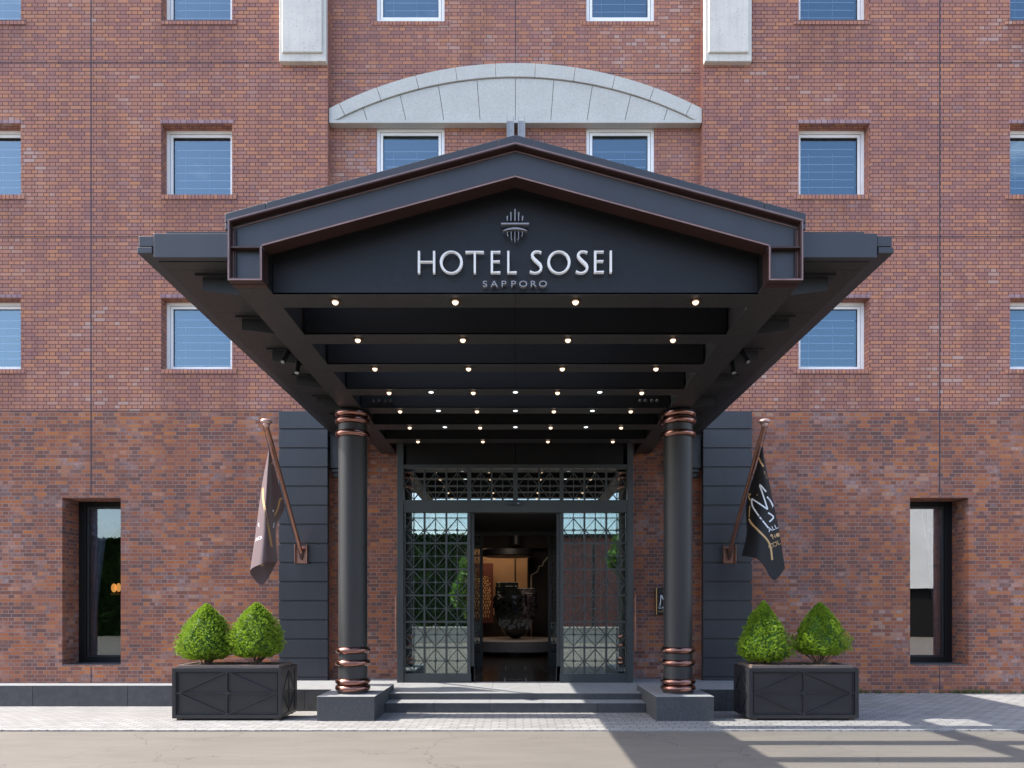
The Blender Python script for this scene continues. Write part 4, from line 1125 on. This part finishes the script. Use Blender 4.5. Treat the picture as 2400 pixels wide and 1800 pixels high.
# small service panels with four nozzles on the cross beam
for s in (-1, 1):
    px0, px1 = (1491, 1548) if s > 0 else (868, 925)
    D_ = 10.095
    a, b = PX(px0, D_), PX(px1, D_)
    pn = MB().box(a, b, Y(D_)-0.006, Y(D_), PZ(950, D_), PZ(925, D_)).build("service_panel", M['metal_blk'], C, base=CB)
    nz = MB()
    for k in range(4):
        xx = a+(b-a)*(0.16+0.22*k+(0.04 if k > 1 else 0))
        nz.tube((xx, Y(D_)-0.05, PZ(942, D_)), (xx, Y(D_)-0.006, PZ(940, D_)), 0.020, 0.028, n=12)
    nz.build("nozzle", M['metal'], pn, smooth='auto', base=CB)
# wings
for s in (-1, 1):
    x0, x1 = sorted((s*(OX+0.0), s*3.355))
    WZ0, WZ1 = PZ(603.4, 6.33), PZ(547, 6.33)
    wg = MB().box(x0, x1, Y(6.33), Y(13.15), WZ0, WZ1).build("wing_roof", M['fascia'], C, bevel=0.004, base=CB)
    # soffit boards with fine joints
    so_ = MB(); ys = [6.40] + [6.55+0.96*k for k in range(8)]
    for ya_, yb_ in zip(ys[:-1], ys[1:]):
        so_.box(x0+0.003, x1-0.035, Y(ya_)+0.002, Y(min(yb_, 13.14))-0.002, WZ0-0.008, WZ0-0.001)
    so_.build("soffit", M['soffit_bounce'], wg, base=CB)
    gx0, gx1 = sorted((s*3.362, s*3.497))
    gt = MB().box(gx0, gx1, Y(6.34), Y(13.15), PZ(576, 6.33), PZ(552, 6.33)).box(*sorted((s*3.372, s*3.51)), Y(6.335), Y(13.15), PZ(592.5, 6.33), PZ(578, 6.33))
    gt.build("gutter", M['fascia'], wg, bevel=0.004, base=CB)
    MB().box(*sorted((s*3.25, s*2.6)), Y(6.36), Y(13.15), WZ1+0.002, WZ1+0.03).build("roof_sheet", M['clad'], wg, base=CB)
    for k in range(7):
        dk = 6.62+0.955*k
        if dk > 12.6: break
        br = MB(); xo, xi = s*3.06, s*OX
        h0, h1 = 0.13, 0.19
        br.prism([(xo, WZ0-0.012), (xi, WZ0-0.012), (xi, WZ0-0.012-h1), (xo, WZ0-0.012-h0)], Y(dk)+0.06, Y(dk)+0.075)
        br.prism([(xo+s*0.05, WZ0-0.010), (xi, WZ0-0.010), (xi, WZ0-0.028), (xo+s*0.05, WZ0-0.028)], Y(dk), Y(dk)+0.135)
        br.build("bracket", M['metal'], C, base=CB)
    for (ppx, ppy, lean) in (((672, 833, 1)), ((698, 859, 0))):
        D_ = (4.60-CAMZ)*F/(1420-ppy)
        x = s*abs(PX(ppx, D_)); y = Y(D_); z = 4.60
        sp = MB().tube((x+s*0.018*lean*-1, y+0.02, z+0.07), (x+s*(0.03*lean), y-0.04, z-0.09), 0.032, n=18)
        sp = sp.build("spotlight", M['metal_blk'], C, smooth='auto', base=CB)
        MB().tube((x, y, z+0.02), (x-s*0.10, y+0.03, z+0.04), 0.009, n=8).tube((x-s*0.075, y+0.02, z+0.035), (x-s*0.095, y+0.02, z+0.09), 0.02, n=10).build("arm", M['metal_blk'], sp, base=CB)
        MB().tube((x+s*(0.03*lean), y-0.0405, z-0.0915), (x+s*(0.03*lean), y-0.041, z-0.093), 0.026, n=16).build("lens", M['steel'], sp, base=CB)
# columns
CD = 10.3
for s in (-1, 1):
    cx, cy = s*2.452, Y(CD)
    r = 0.5*66.5*CD/F
    co = MB().lathe([(r+0.015, 0.348), (r+0.015, 0.385), (r, 0.39), (r, ZC-0.10), (r+0.01, ZC-0.06), (r+0.01, ZC-0.012)], cx, cy, 64).build("column", M['colmetal'], C, smooth='auto', base=CB)
    for py in (971.5, 988, 1018.5, 1523.4, 1552.8, 1595.5, 1610.8):
        z = PZ(py, CD-0.06)
        if z < 0.45: z = 0.432
        if 0.45 < z < 0.6: z = 0.532
        MB().torus(cx, cy, z, r-0.004, 0.052, 0.050, 64, 20).build("ring", M['copper'], co, smooth=True, base=CB)
    MB().lathe([(r+0.01, ZC-0.06), (r+0.045, ZC-0.04), (r+0.045, ZC-0.028), (r+0.01, ZC-0.015)], cx, cy, 64).build("cap", M['metal_blk'], co, smooth='auto', base=CB)

# ------------------------------------------------------------------ wall plaque half hidden by the right column
PQD = 13.15
q0x, q1x, qz0, qz1 = PX(1538, PQD), PX(1538, PQD)+0.50, PZ(1440.3, PQD), PZ(1378, PQD)
pq = empty("wall_plaque", (q0x+0.25, Y(PQD), qz0), "black and gold plaque on the brick wall half hidden behind the right column", "sign")
MB().box(q0x+0.012, q1x, Y(PQD)-0.012, Y(13.198), qz0, qz1).build("board", M['plaque'], pq, base=pq.location)
MB().box(q0x-0.004, q0x+0.012, Y(PQD)-0.014, Y(13.198), qz0-0.002, qz1+0.006).build("edging", M['gold'], pq, base=pq.location)
mm = MB(); k = PQD/F
def qp(zx, zy): return (PX(1530+zx/13.82, PQD), PZ(1360+zy/13.82, PQD))
yq = Y(PQD)-0.016
for a, b in (((228, 825), (268, 465)), ((268, 465), (420, 800)), ((420, 800), (570, 465)), ((570, 465), (620, 825))):
    mm.bar(qp(*a), qp(*b), 0.016, yq, yq+0.004)
mm.build("monogram", M['white_ink'], pq, base=pq.location)
for txt, zx, zy, sz, mt in (("GALLERY", 430, 890, 0.058, 'white_ink'), ("HOTEL", 430, 965, 0.034, 'white_ink'), ("COLLECTION", 430, 1015, 0.040, 'gold_ink')):
    cx_, cz_ = qp(zx, zy)
    text_mb(txt, sz, lambda x, y, z: (cx_+x*1.25, yq, cz_+y)).build("lettering", M[mt], pq, base=pq.location)

# ------------------------------------------------------------------ flagpoles and flags
def flagpole(s):
    base = Vector((s*4.02, Y(12.845), 2.66)); tip = Vector((s*4.02, Y(11.02), 4.60))
    fp = empty("flagpole", base, "%s copper flagpole with flat disc finial slanting from the dark cladding" % ("left" if s < 0 else "right"), "flagpole", "flagpoles beside the entrance")
    MB().tube(base+Vector((0, -0.02, 0)), tip, 0.036, 0.030, n=20).build("pole", M['copper_d'], fp, smooth='auto', base=base)
    d = (tip-base).normalized()
    MB().lathe([(0.03, tip.z-0.06), (0.055, tip.z-0.02), (0.06, tip.z+0.0)], tip.x, tip.y, 20).ball((tip.x, tip.y-0.01, tip.z+0.035), 0.092, 0.045, 28, 14).build("finial", M['finial'], fp, smooth=True, base=base)
    b = MB(); x = base.x; y = base.y
    b.box(x-0.105, x+0.105, y-0.012, y+0.01, base.z-0.20, base.z+0.115)
    b.box(x-0.118, x-0.105, y-0.06, y+0.01, base.z-0.20, base.z+0.155); b.box(x+0.105, x+0.118, y-0.06, y+0.01, base.z-0.20, base.z+0.155)
    bo = b.build("bracket", M['copper_d'], fp, bevel=0.003, base=base)
    g_ = MB().prism([(x-0.06, base.z+0.06), (x+0.06, base.z+0.06), (x+0.012, base.z-0.13), (x-0.012, base.z-0.13)], y-0.05, y-0.012)
    g_.tube((x-0.105, y-0.04, base.z+0.075), (x+0.105, y-0.04, base.z+0.075), 0.009, n=8)
    for qx in (-0.08, 0.08):
        for qz in (-0.16, -0.08, 0.0, 0.08): g_.tube((x+qx, y-0.02, base.z+qz), (x+qx, y-0.012, base.z+qz), 0.008, n=8)
    g_.build("gusset", M['flange'], bo, base=base)
    rp = MB(); a_ = tip+Vector((-s*0.03, 0, -0.06)); prev = None
    for k in range(13):
        t = k/12; p = tip.lerp(base, t*0.86)+Vector((s*0.045, -0.02, -0.03-0.05*math.sin(math.pi*t)))
        if prev is not None: rp.tube(prev, p, 0.005, n=6)
        prev = p
    rp.build("halyard", M['rubber'], fp, base=base)
    return base, tip
bL, tL = flagpole(-1); bR, tR = flagpole(1)

def surf(ctrl, nu=10, nv=8):
    """smooth grid through control rows (each row a list of (x,y,z))"""
    rows_ = []
    for r_ in ctrl: rows_.append(cat([tuple(p) for p in r_], nu))
    cols_ = [cat([r_[i] for r_ in rows_], nv) for i in range(len(rows_[0]))]
    n_u, n_v = len(cols_), len(cols_[0])
    vs = [cols_[i][j] for j in range(n_v) for i in range(n_u)]
    fs = [(j*n_u+i, j*n_u+i+1, (j+1)*n_u+i+1, (j+1)*n_u+i) for j in range(n_v-1) for i in range(n_u-1)]
    return vs, fs
EYE = Vector((0, -13, CAMZ))
def onto(vs, fs, eps=0.006):
    bvh = BVHTree.FromPolygons([Vector(v) for v in vs], fs)
    def fn(px, py):
        d = (P(px, py, 12)-EYE).normalized()
        h = bvh.ray_cast(EYE, d)
        if h[0] is None:
            n_ = bvh.find_nearest(P(px, py, 11.4)); return n_[0]-d*eps
        return h[0]-d*eps
    return fn
def ribbon(pts, wpx, fn, close=False, n=6):
    c = cat([tuple(p) for p in pts], n); L = []; Rr = []
    for i, p in enumerate(c):
        a = c[max(i-1, 0)]; b = c[min(i+1, len(c)-1)]
        dx_, dy_ = b[0]-a[0], b[1]-a[1]; l_ = math.hypot(dx_, dy_) or 1
        nx, ny = -dy_/l_*wpx/2, dx_/l_*wpx/2
        L.append(fn(p[0]+nx, p[1]+ny)); Rr.append(fn(p[0]-nx, p[1]-ny))
    m = MB(); m.add(L+Rr, [(i, i+1, len(c)+i+1, len(c)+i) for i in range(len(c)-1)])
    return m
def zl(x, y): return (560+x/3.773, 960+y/3.773)
def zr(x, y): return (1660+x/3.773, 960+y/3.773)
def W(z, x, y, D): q = z(x, y); return tuple(P(q[0], q[1], D))
# left flag: a hanging roll of cloth, open at the bottom
cl = [
 [W(zl,272,366,11.25), W(zl,270,368,11.24), W(zl,266,368,11.22), W(zl,262,370,11.24), W(zl,264,372,11.28), W(zl,268,370,11.30)],
 [W(zl,322,560,11.50), W(zl,293,590,11.44), W(zl,255,600,11.22), W(zl,214,605,11.34), W(zl,245,620,11.50), W(zl,285,620,11.52)],
 [W(zl,402,850,11.86), W(zl,301,830,11.50), W(zl,240,850,11.16), W(zl,178,855,11.36), W(zl,240,880,11.62), W(zl,300,900,11.66)],
 [W(zl,330,1045,11.80), W(zl,309,1060,11.52), W(zl,235,1090,11.14), W(zl,142,1130,11.38), W(zl,225,1160,11.68), W(zl,310,1120,11.72)],
 [W(zl,345,1335,11.70), W(zl,327,1346,11.52), W(zl,215,1360,11.14), W(zl,98,1430,11.40), W(zl,210,1548,11.70), W(zl,335,1352,11.78)],
]
vs, fs = surf(cl); mb = MB(); mb.add(vs, fs); fb = Vector(cl[0][0])
f1 = mb.build("flag", M['flag_sunlit'], None, smooth=True, base=fb)
tag(f1, "limp dark flag hanging rolled from the left pole, sunlit mauve side with gold stripe", "flag", "flags beside the entrance")
fn = onto(vs, fs)
ribbon([zl(212, 690), zl(214, 790), zl(238, 930), zl(268, 1080), zl(290, 1212)], 4.6, fn).build("gold_stripe", M['gold_ink'], f1, base=fb)
ribbon([zl(385, 782), zl(362, 800), zl(345, 870), zl(314, 938)], 4.0, fn).build("gold_stripe", M['gold_ink'], f1, base=fb)
ribbon([zl(290, 482), zl(300, 462)], 4.0, fn).build("gold_stripe", M['gold_ink'], f1, base=fb)
ribbon([zl(190, 1368), zl(203, 1378), zl(214, 1366)], 4.0, fn).build("gold_stripe", M['gold_ink'], f1, base=fb)
ribbon([zl(303, 885), zl(303, 905)], 2.8, fn).build("monogram", M['white_ink'], f1, base=fb)
ribbon([zl(314, 998), zl(306, 1030), zl(306, 1046)], 2.5, fn).build("monogram", M['white_ink'], f1, base=fb)
for txt, cx_, cy_, sz, ang in (("Y", 174, 1022, 13, 25), ("ION", 172, 1142, 10, 25)):
    ca, sa = math.cos(R(ang)), math.sin(R(ang))
    def xf(x, y, z):
        x = -x    # seen from the back of the cloth
        X, Y_ = x*ca - y*sa, x*sa + y*ca
        q = zl(cx_, cy_); return tuple(fn(q[0]+X, q[1]-Y_))
    text_mb(txt, sz, xf).build("lettering", M['white_ink'], f1, base=fb)
# right flag
cr = [
 [W(zr,470,335,11.24), W(zr,474,333,11.22), W(zr,478,332,11.22), W(zr,482,334,11.26)],
 [W(zr,432,480,11.42), W(zr,465,480,11.34), W(zr,497,500,11.38), W(zr,506,480,11.52)],
 [W(zr,352,745,11.76), W(zr,440,740,11.50), W(zr,522,740,11.44), W(zr,560,745,11.66)],
 [W(zr,333,880,11.82), W(zr,440,900,11.46), W(zr,532,900,11.50), W(zr,592,905,11.70)],
 [W(zr,338,1100,11.72), W(zr,440,1110,11.40), W(zr,546,1100,11.54), W(zr,634,1110,11.74)],
 [W(zr,297,1280,11.62), W(zr,430,1305,11.36), W(zr,545,1370,11.54), W(zr,665,1320,11.78)],
 [W(zr,297,1282,11.62), W(zr,440,1308,11.36), W(zr,574,1506,11.56), W(zr,680,1402,11.80)],
]
vs, fs = surf(cr); mb = MB(); mb.add(vs, fs); fb2 = Vector(cr[0][0])
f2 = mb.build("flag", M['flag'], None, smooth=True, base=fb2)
tag(f2, "limp black flag hanging from the right pole with white monogram and gold stripe", "flag", "flags beside the entrance")
fn2 = onto(vs, fs)
for pts, wd in (([(447, 420), (462, 460), (490, 505)], 3.6), ([(497, 545), (510, 580), (531, 608)], 3.6), ([(350, 742), (358, 770), (373, 805)], 2.8), ([(368, 850), (364, 900), (361, 955)], 2.0), ([(360, 965), (385, 1010), (450, 1075), (520, 1150), (551, 1215), (566, 1330)], 4.4)):
    ribbon([zr(*p) for p in pts], wd, fn2).build("gold_stripe", M['gold_ink'], f2, base=fb2)
for pts in ([(512, 727), (455, 664), (480, 740), (525, 880)], [(525, 882), (450, 830), (385, 788)], [(385, 788), (390, 850), (440, 930), (533, 1047)], [(520, 770), (552, 810), (578, 866)], [(530, 912), (577, 950), (541, 992)]):
    ribbon([zr(*p) for p in pts], 3.4, fn2, n=4).build("monogram", M['white_ink'], f2, base=fb2)
for txt, cx_, cy_, sz, ang, mt in (("ALL", 572, 1050, 15, 25, 'white_ink'), ("HO", 600, 1118, 14, 25, 'gold_ink'), ("COLL", 597, 1190, 15, 25, 'gold_ink')):
    ca, sa = math.cos(R(ang)), math.sin(R(ang))
    def xf(x, y, z):
        X, Y_ = x*ca - y*sa, x*sa + y*ca
        q = zr(cx_, cy_); return tuple(fn2(q[0]+X, q[1]-Y_))
    text_mb(txt, sz, xf).build("lettering", M[mt], f2, base=fb2)

# ------------------------------------------------------------------ planters and clipped conifers
PD0, PD1 = 9.886, 10.59
def planter(s):
    x0, x1 = sorted((s*3.385, s*4.975)); y0, y1 = Y(PD0), Y(PD1); z0, z1 = 0.03, 0.760
    b0 = Vector(((x0+x1)/2, (y0+y1)/2, 0))
    pl = empty("planter", b0, "dark metal planter box with diamond ribbed panels and two conifers, %s of the entrance" % ("left" if s < 0 else "right"), "planter", "planters beside the entrance")
    MB().box(x0+0.012, x1-0.012, y0+0.027, y1-0.012, z0, z1-0.04).build("box", M['planter'], pl, bevel=0.004, base=b0)
    fr = MB(); t = 0.055
    # corner frames, front and back
    for yy0, yy1 in ((y0, y0+0.03), (y1-0.03, y1)):
        fr.box(x0, x0+t, yy0, yy1, z0, z1); fr.box(x1-t, x1, yy0, yy1, z0, z1); fr.box(x0+t, x1-t, yy0, yy1, z0, z0+t); fr.box(x0+t, x1-t, yy0, yy1, z1-t, z1)
    for xx0, xx1 in ((x0+0.001, x0+0.03), (x1-0.03, x1-0.001)):
        fr.box(xx0, xx1, y0+0.03, y0+0.03+t, z0, z1-0.001); fr.box(xx0, xx1, y1-0.03-t, y1-0.03, z0, z1-0.001)
        fr.box(xx0, xx1, y0+0.03+t, y1-0.03-t, z0, z0+t); fr.box(xx0, xx1, y0+0.03+t, y1-0.03-t, z1-t, z1-0.001)
    fr.build("frame", M['planter'], pl, bevel=0.003, base=b0)
    rb = MB(); a, b, c, d = x0+t, x1-t, z0+t, z1-t; cx, cz = (a+b)/2, (c+d)/2; w_ = 0.016
    yr0, yr1 = y0+0.002, y0+0.028
    rb.box(a, b, yr0, yr1, cz-w_/2, cz+w_/2); rb.box(cx-w_/2, cx+w_/2, yr0+0.001, yr1, c, d)
    for p, q in (((cx, d), (b-0.03, cz)), ((cx, d), (a+0.03, cz)), ((cx, c), (b-0.03, cz)), ((cx, c), (a+0.03, cz))): rb.bar(p, q, w_, yr0+0.002, yr1)
    for (u0, v0, u1, v1) in ((a+0.012, c+0.012, b-0.012, c+0.02), (a+0.012, d-0.02, b-0.012, d-0.012)): rb.box(u0, u1, yr0+0.004, yr1, v0, v1)
    for u0 in (a+0.012, b-0.02): rb.box(u0, u0+0.008, yr0+0.004, yr1, c+0.012, d-0.012)
    star(rb, cx, cz, 0.075, yr0-0.001, yr1)
    # sides
    def side(xf):
        e0, e1 = y0+0.03+t, y1-0.03-t; cy = (e0+e1)/2
        def sb(p, q, w2):
            dy, dz = q[0]-p[0], q[1]-p[1]; l_ = math.hypot(dy, dz); ny, nz = -dz/l_*w2/2, dy/l_*w2/2
            o4 = [(p[0]+ny, p[1]+nz), (q[0]+ny, q[1]+nz), (q[0]-ny, q[1]-nz), (p[0]-ny, p[1]-nz)]
            xa, xb = xf, xf+0.012
            rb.add([(xa, u, v) for u, v in o4]+[(xb, u, v) for u, v in o4], [(0, 1, 2, 3), (7, 6, 5, 4), (0, 4, 5, 1), (1, 5, 6, 2), (2, 6, 7, 3), (3, 7, 4, 0)])
        sb((cy, c), (cy, d), w_); sb((e0, cz), (e1, cz), w_-0.001)
        for p, q in (((cy, d), (e1, cz)), ((cy, d), (e0, cz)), ((cy, c), (e1, cz)), ((cy, c), (e0, cz))): sb(p, q, w_-0.002)
    side(x0+0.003); side(x1-0.015)
    rb.build("rib", M['planter'], pl, bevel=0.002, base=b0)
    rm = MB(); i = 0.055; h = 0.040
    rm.box(x0+i, x1-i, y0+i, y0+i+0.05, z1-0.05, z1+h); rm.box(x0+i, x1-i, y1-i-0.05, y1-i, z1-0.05, z1+h)
    rm.box(x0+i, x0+i+0.05, y0+i+0.05, y1-i-0.05, z1-0.05, z1+h); rm.box(x1-i-0.05, x1-i, y0+i+0.05, y1-i-0.05, z1-0.05, z1+h)
    rm.build("rim", M['rim'], pl, bevel=0.003, base=b0)
    sm = MB(); nx_, ny_ = 40, 16
    X0, X1, Y0, Y1 = x0+i+0.04, x1-i-0.04, y0+i+0.04, y1-i-0.04
    vs = [(X0+(X1-X0)*a_/nx_, Y0+(Y1-Y0)*b_/ny_, z1+0.010+random.uniform(-0.012, 0.018)) for b_ in range(ny_+1) for a_ in range(nx_+1)]
    sm.add(vs, [(b_*(nx_+1)+a_, b_*(nx_+1)+a_+1, (b_+1)*(nx_+1)+a_+1, (b_+1)*(nx_+1)+a_) for b_ in range(ny_) for a_ in range(nx_)])
    so = sm.build("soil", M['soil'], pl, base=b0)
    ft = MB()
    for xx in (x0+0.05, x1-0.13):
        for yy in (y0+0.04, y1-0.10): ft.box(xx, xx+0.08, yy, yy+0.06, 0.0, 0.032)
    ft.build("foot", M['bark'], pl, base=b0)
    return pl
planter(-1); planter(1)

def bush(px, top_py, width_px, label, seed, lean=0.0, base_bare=0.06, pw=1.65, rough=1.15):
    rnd = random.Random(seed)
    D = 10.23; cx = PX(px, D); cy = Y(D); zb = 0.79; zt = PZ(top_py, D); Hh = zt-zb; Rm = width_px*D/F/2
    root = empty("conifer_bush", (cx, cy, zb), label, "shrub", "clipped conifers in the planters")
    def prof(t):      # t 0 base .. 1 top, radius fraction
        if t < 0.10: return 0.55+0.40*(t/0.10)
        if t < 0.26: return 0.95+0.05*math.sin((t-0.10)/0.16*math.pi/2)
        u = (t-0.26)/0.74
        return max(0.0, (1-u**pw)*0.93+0.07*(1-u**6))
    ph = [rnd.uniform(0, 6.28) for _ in range(8)]
    def lump(a, t):
        return 1+rough*(0.05*math.sin(3*a+ph[0]+4*t)+0.045*math.sin(5*a+ph[1]-7*t)+0.04*math.sin(9*a+ph[2]+17*t)+0.04*math.sin(14*a+ph[3]+29*t))
    z00 = zb+base_bare*Hh+0.02
    def pt(a, t, k=1.0):
        r_ = Rm*prof(t)*lump(a, t)*k
        return Vector((cx+lean*t+r_*math.cos(a), cy+r_*math.sin(a)*0.86, z00+(zt-z00)*t))
    # dark inner mass
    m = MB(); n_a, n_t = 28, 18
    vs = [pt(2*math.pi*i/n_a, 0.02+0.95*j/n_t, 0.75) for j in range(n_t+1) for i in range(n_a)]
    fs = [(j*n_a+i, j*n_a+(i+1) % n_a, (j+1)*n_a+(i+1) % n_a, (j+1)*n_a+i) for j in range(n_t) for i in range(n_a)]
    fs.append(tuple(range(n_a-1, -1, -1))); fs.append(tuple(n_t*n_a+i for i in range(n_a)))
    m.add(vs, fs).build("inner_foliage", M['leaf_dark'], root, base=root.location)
    # sprigs: little tufts of needles spread over and inside the surface
    m = MB()
    for k in range(3700):
        t = rnd.random()**1.25*0.985; a = rnd.uniform(0, 2*math.pi)
        k_ = rnd.uniform(0.76, 1.03)
        if rnd.random() < 0.06: k_ += rnd.uniform(0.0, 0.10)
        c = pt(a, t, k_)
        out = (pt(a, t, 1.1)-Vector((cx+lean*t, cy, c.z-0.10))).normalized()
        nn = rnd.randint(5, 7)
        for q in range(nn):
            d = (out+Vector((rnd.uniform(-1, 1), rnd.uniform(-1, 1), rnd.uniform(-0.6, 1.1)))*0.75).normalized()
            L_ = rnd.uniform(0.012, 0.027); wv = d.cross(Vector((rnd.uniform(-1, 1), rnd.uniform(-1, 1), rnd.uniform(-1, 1)))).normalized()*rnd.uniform(0.0028, 0.0055)
            b_ = c+Vector((rnd.uniform(-1, 1), rnd.uniform(-1, 1), rnd.uniform(-1, 1)))*0.010
            m.quad(b_-wv*0.6, b_+wv*0.6, b_+d*L_+wv, b_+d*L_-wv)
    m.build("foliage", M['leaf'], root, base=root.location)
    m = MB()
    for k in range(26):
        a = rnd.uniform(0, 2*math.pi); r1 = rnd.uniform(0.3, 0.85)*Rm
        p0 = Vector((cx+0.05*math.cos(a), cy+0.05*math.sin(a), zb-0.03)); p1 = Vector((cx+r1*0.35*math.cos(a), cy+r1*0.35*math.sin(a), zb+0.06)); p2 = Vector((cx+r1*math.cos(a), cy+r1*math.sin(a)*0.86, z00+0.07))
        m.tube(p0, p1, 0.010, 0.007, n=6); m.tube(p1, p2, 0.007, 0.003, n=6)
    m.build("trunk", M['bark'], root, base=root.location)
    return root
bush(484, 1416, 124, "round shouldered clipped conifer, outer one in the left planter", 11)
bush(601, 1413.5, 124, "clipped conifer nearest the cladding in the left planter", 12, base_bare=0.10, pw=1.8)
bush(1791, 1410, 124, "taller narrow topped conifer beside the cladding in the right planter", 13, lean=-0.01, base_bare=0.03, pw=1.15, rough=1.35)
bush(1922, 1413, 122, "clipped conifer with bare twiggy base, outer one in the right planter", 14, base_bare=0.13, pw=1.2, rough=1.45)

# weeds in the joint between wall and paving on the right
m = MB(); rnd = random.Random(5)
for k in range(2600):
    x = rnd.uniform(5.0, 12.0)
    dens = 0.25+0.75*max(0, math.sin(x*2.3)*math.sin(x*0.9+1))
    if rnd.random() > dens**1.8: continue
    y = -0.01-abs(rnd.gauss(0, 0.035)); h = rnd.uniform(0.015, 0.06)*(1+1.6*dens*rnd.random())
    a = rnd.uniform(0, 6.28); lx_, ly_ = math.cos(a)*0.012, math.sin(a)*0.012
    tx, ty = rnd.uniform(-.03, .03), rnd.uniform(-.03, .01)
    m.quad((x-lx_, y-ly_, 0.0), (x+lx_, y+ly_, 0.0), (x+tx+lx_*.6, y+ty+ly_*.6, h), (x+tx-lx_*.6, y+ty-ly_*.6, h))
tag(m.build("weeds", M['weed'], None), "small dry weeds growing along the foot of the right brick wall", "weeds", kind="stuff")

# ------------------------------------------------------------------ across the street (seen mirrored in the glass)
ob = empty("street_building", (9, -24, 0), "low red walled building across the street mirrored in the right door glass", "building")
MB().box(0.8, 14, -34, -24, -0.04, 5.3).build("wall", M['redwall'], ob, base=ob.location)
m = MB()
for k in (2, 3, 4):
    for z in (3.2,): m.box(2.0+2.4*k, 3.2+2.4*k, -24.0, -23.97, z, z+1.2)
m.build("window", M['darkglass'], ob, base=ob.location)
MB().box(0.6, 14.2, -34.2, -23.8, 5.302, 5.45).build("roof", M['metal'], ob, base=ob.location)
wb = empty("street_building", (21, -23, 0), "white rendered building across the street mirrored in the narrow right window", "building")
a_ = MB().box(15, 29, -33, -23, 2.6, 11.0).build("wall", M['plaster'], wb, base=wb.location)
b_ = MB().box(15.3, 28.7, -32.5, -23.3, -0.04, 2.6).build("shopfront", M['metal_blk'], wb, base=wb.location)
wb.rotation_euler = (0, 0, R(32))
def leafy(name, label, cx, cy, zc, rx, ry, rz, n_, mat, trunk_h, seed, box=False):
    rnd = random.Random(seed)
    root = empty(name, (cx, cy, 0), label, "hedge" if box else "tree")
    m = MB()
    for k in range(n_):
        if box:
            p = Vector((cx+rnd.uniform(-rx, rx), cy+ry*rnd.choice((1, 1, rnd.uniform(-1, 1))), zc+rnd.uniform(-rz, rz)))
            if rnd.random() < .25: p.z = zc+rz+rnd.uniform(-.1, .15)
        else:
            d = Vector((rnd.gauss(0, 1), rnd.gauss(0, 1), rnd.gauss(0, 1))).normalized()*rnd.uniform(0.45, 1)**0.5
            d *= 1+0.25*math.sin(5*d.x+3)*math.sin(4*d.z)
            p = Vector((cx+d.x*rx, cy+d.y*ry, zc+d.z*rz))
        u = Vector((rnd.uniform(-1, 1), rnd.uniform(-1, 1), rnd.uniform(-1, 1))).normalized()*rnd.uniform(0.08, 0.16)
        v = u.orthogonal().normalized()*rnd.uniform(0.04, 0.08)
        m.quad(p-u-v, p+u-v, p+u+v, p-u+v)
    m.build("crown", M[mat], root, base=root.location)
    if box: MB().box(cx-rx, cx+rx, cy-ry*0.9, cy+ry*0.85, -0.04, zc+rz*0.96).build("inner_foliage", M['leaf_dark'], root, base=root.location)
    else: MB().tube((cx, cy, -0.04), (cx, cy, zc), 0.12, 0.05, n=10).build("trunk", M['bark'], root, base=root.location)
leafy("hedge", "tall clipped dark green hedge across the street mirrored in the left door glass", -16.6, -24.5, 2.6, 17.2, 0.6, 2.65, 24000, 'leaf_hedge', 0, 3, True)
leafy("street_tree", "bright green young tree across the street mirrored in the left door glass", -2.0, -20.5, 2.7, 0.9, 0.9, 1.5, 5000, 'leaf_tree', 1, 4)
leafy("street_tree", "small green tree across the street mirrored at the edge of the right door glass", 5.3, -20.8, 4.2, 0.8, 0.8, 1.0, 3500, 'leaf_tree', 1, 9)
pb = empty("street_pole", (3.6, -19.6, 0), "slim steel pole across the street mirrored in the right door glass", "pole")
MB().tube((3.6, -19.6, -0.02), (3.6, -19.6, 4.6), 0.06, n=12).build("post", M['metal'], pb, base=pb.location)
tag(MB().box(-14, 14, -19.2, -18.9, -0.022, 0.62).box(-14.05, 14.05, -19.25, -18.85, 0.622, 0.70).build("garden_wall", M['pale'], None, bevel=0.01), "low pale concrete garden wall across the street mirrored in the door glass", "wall")
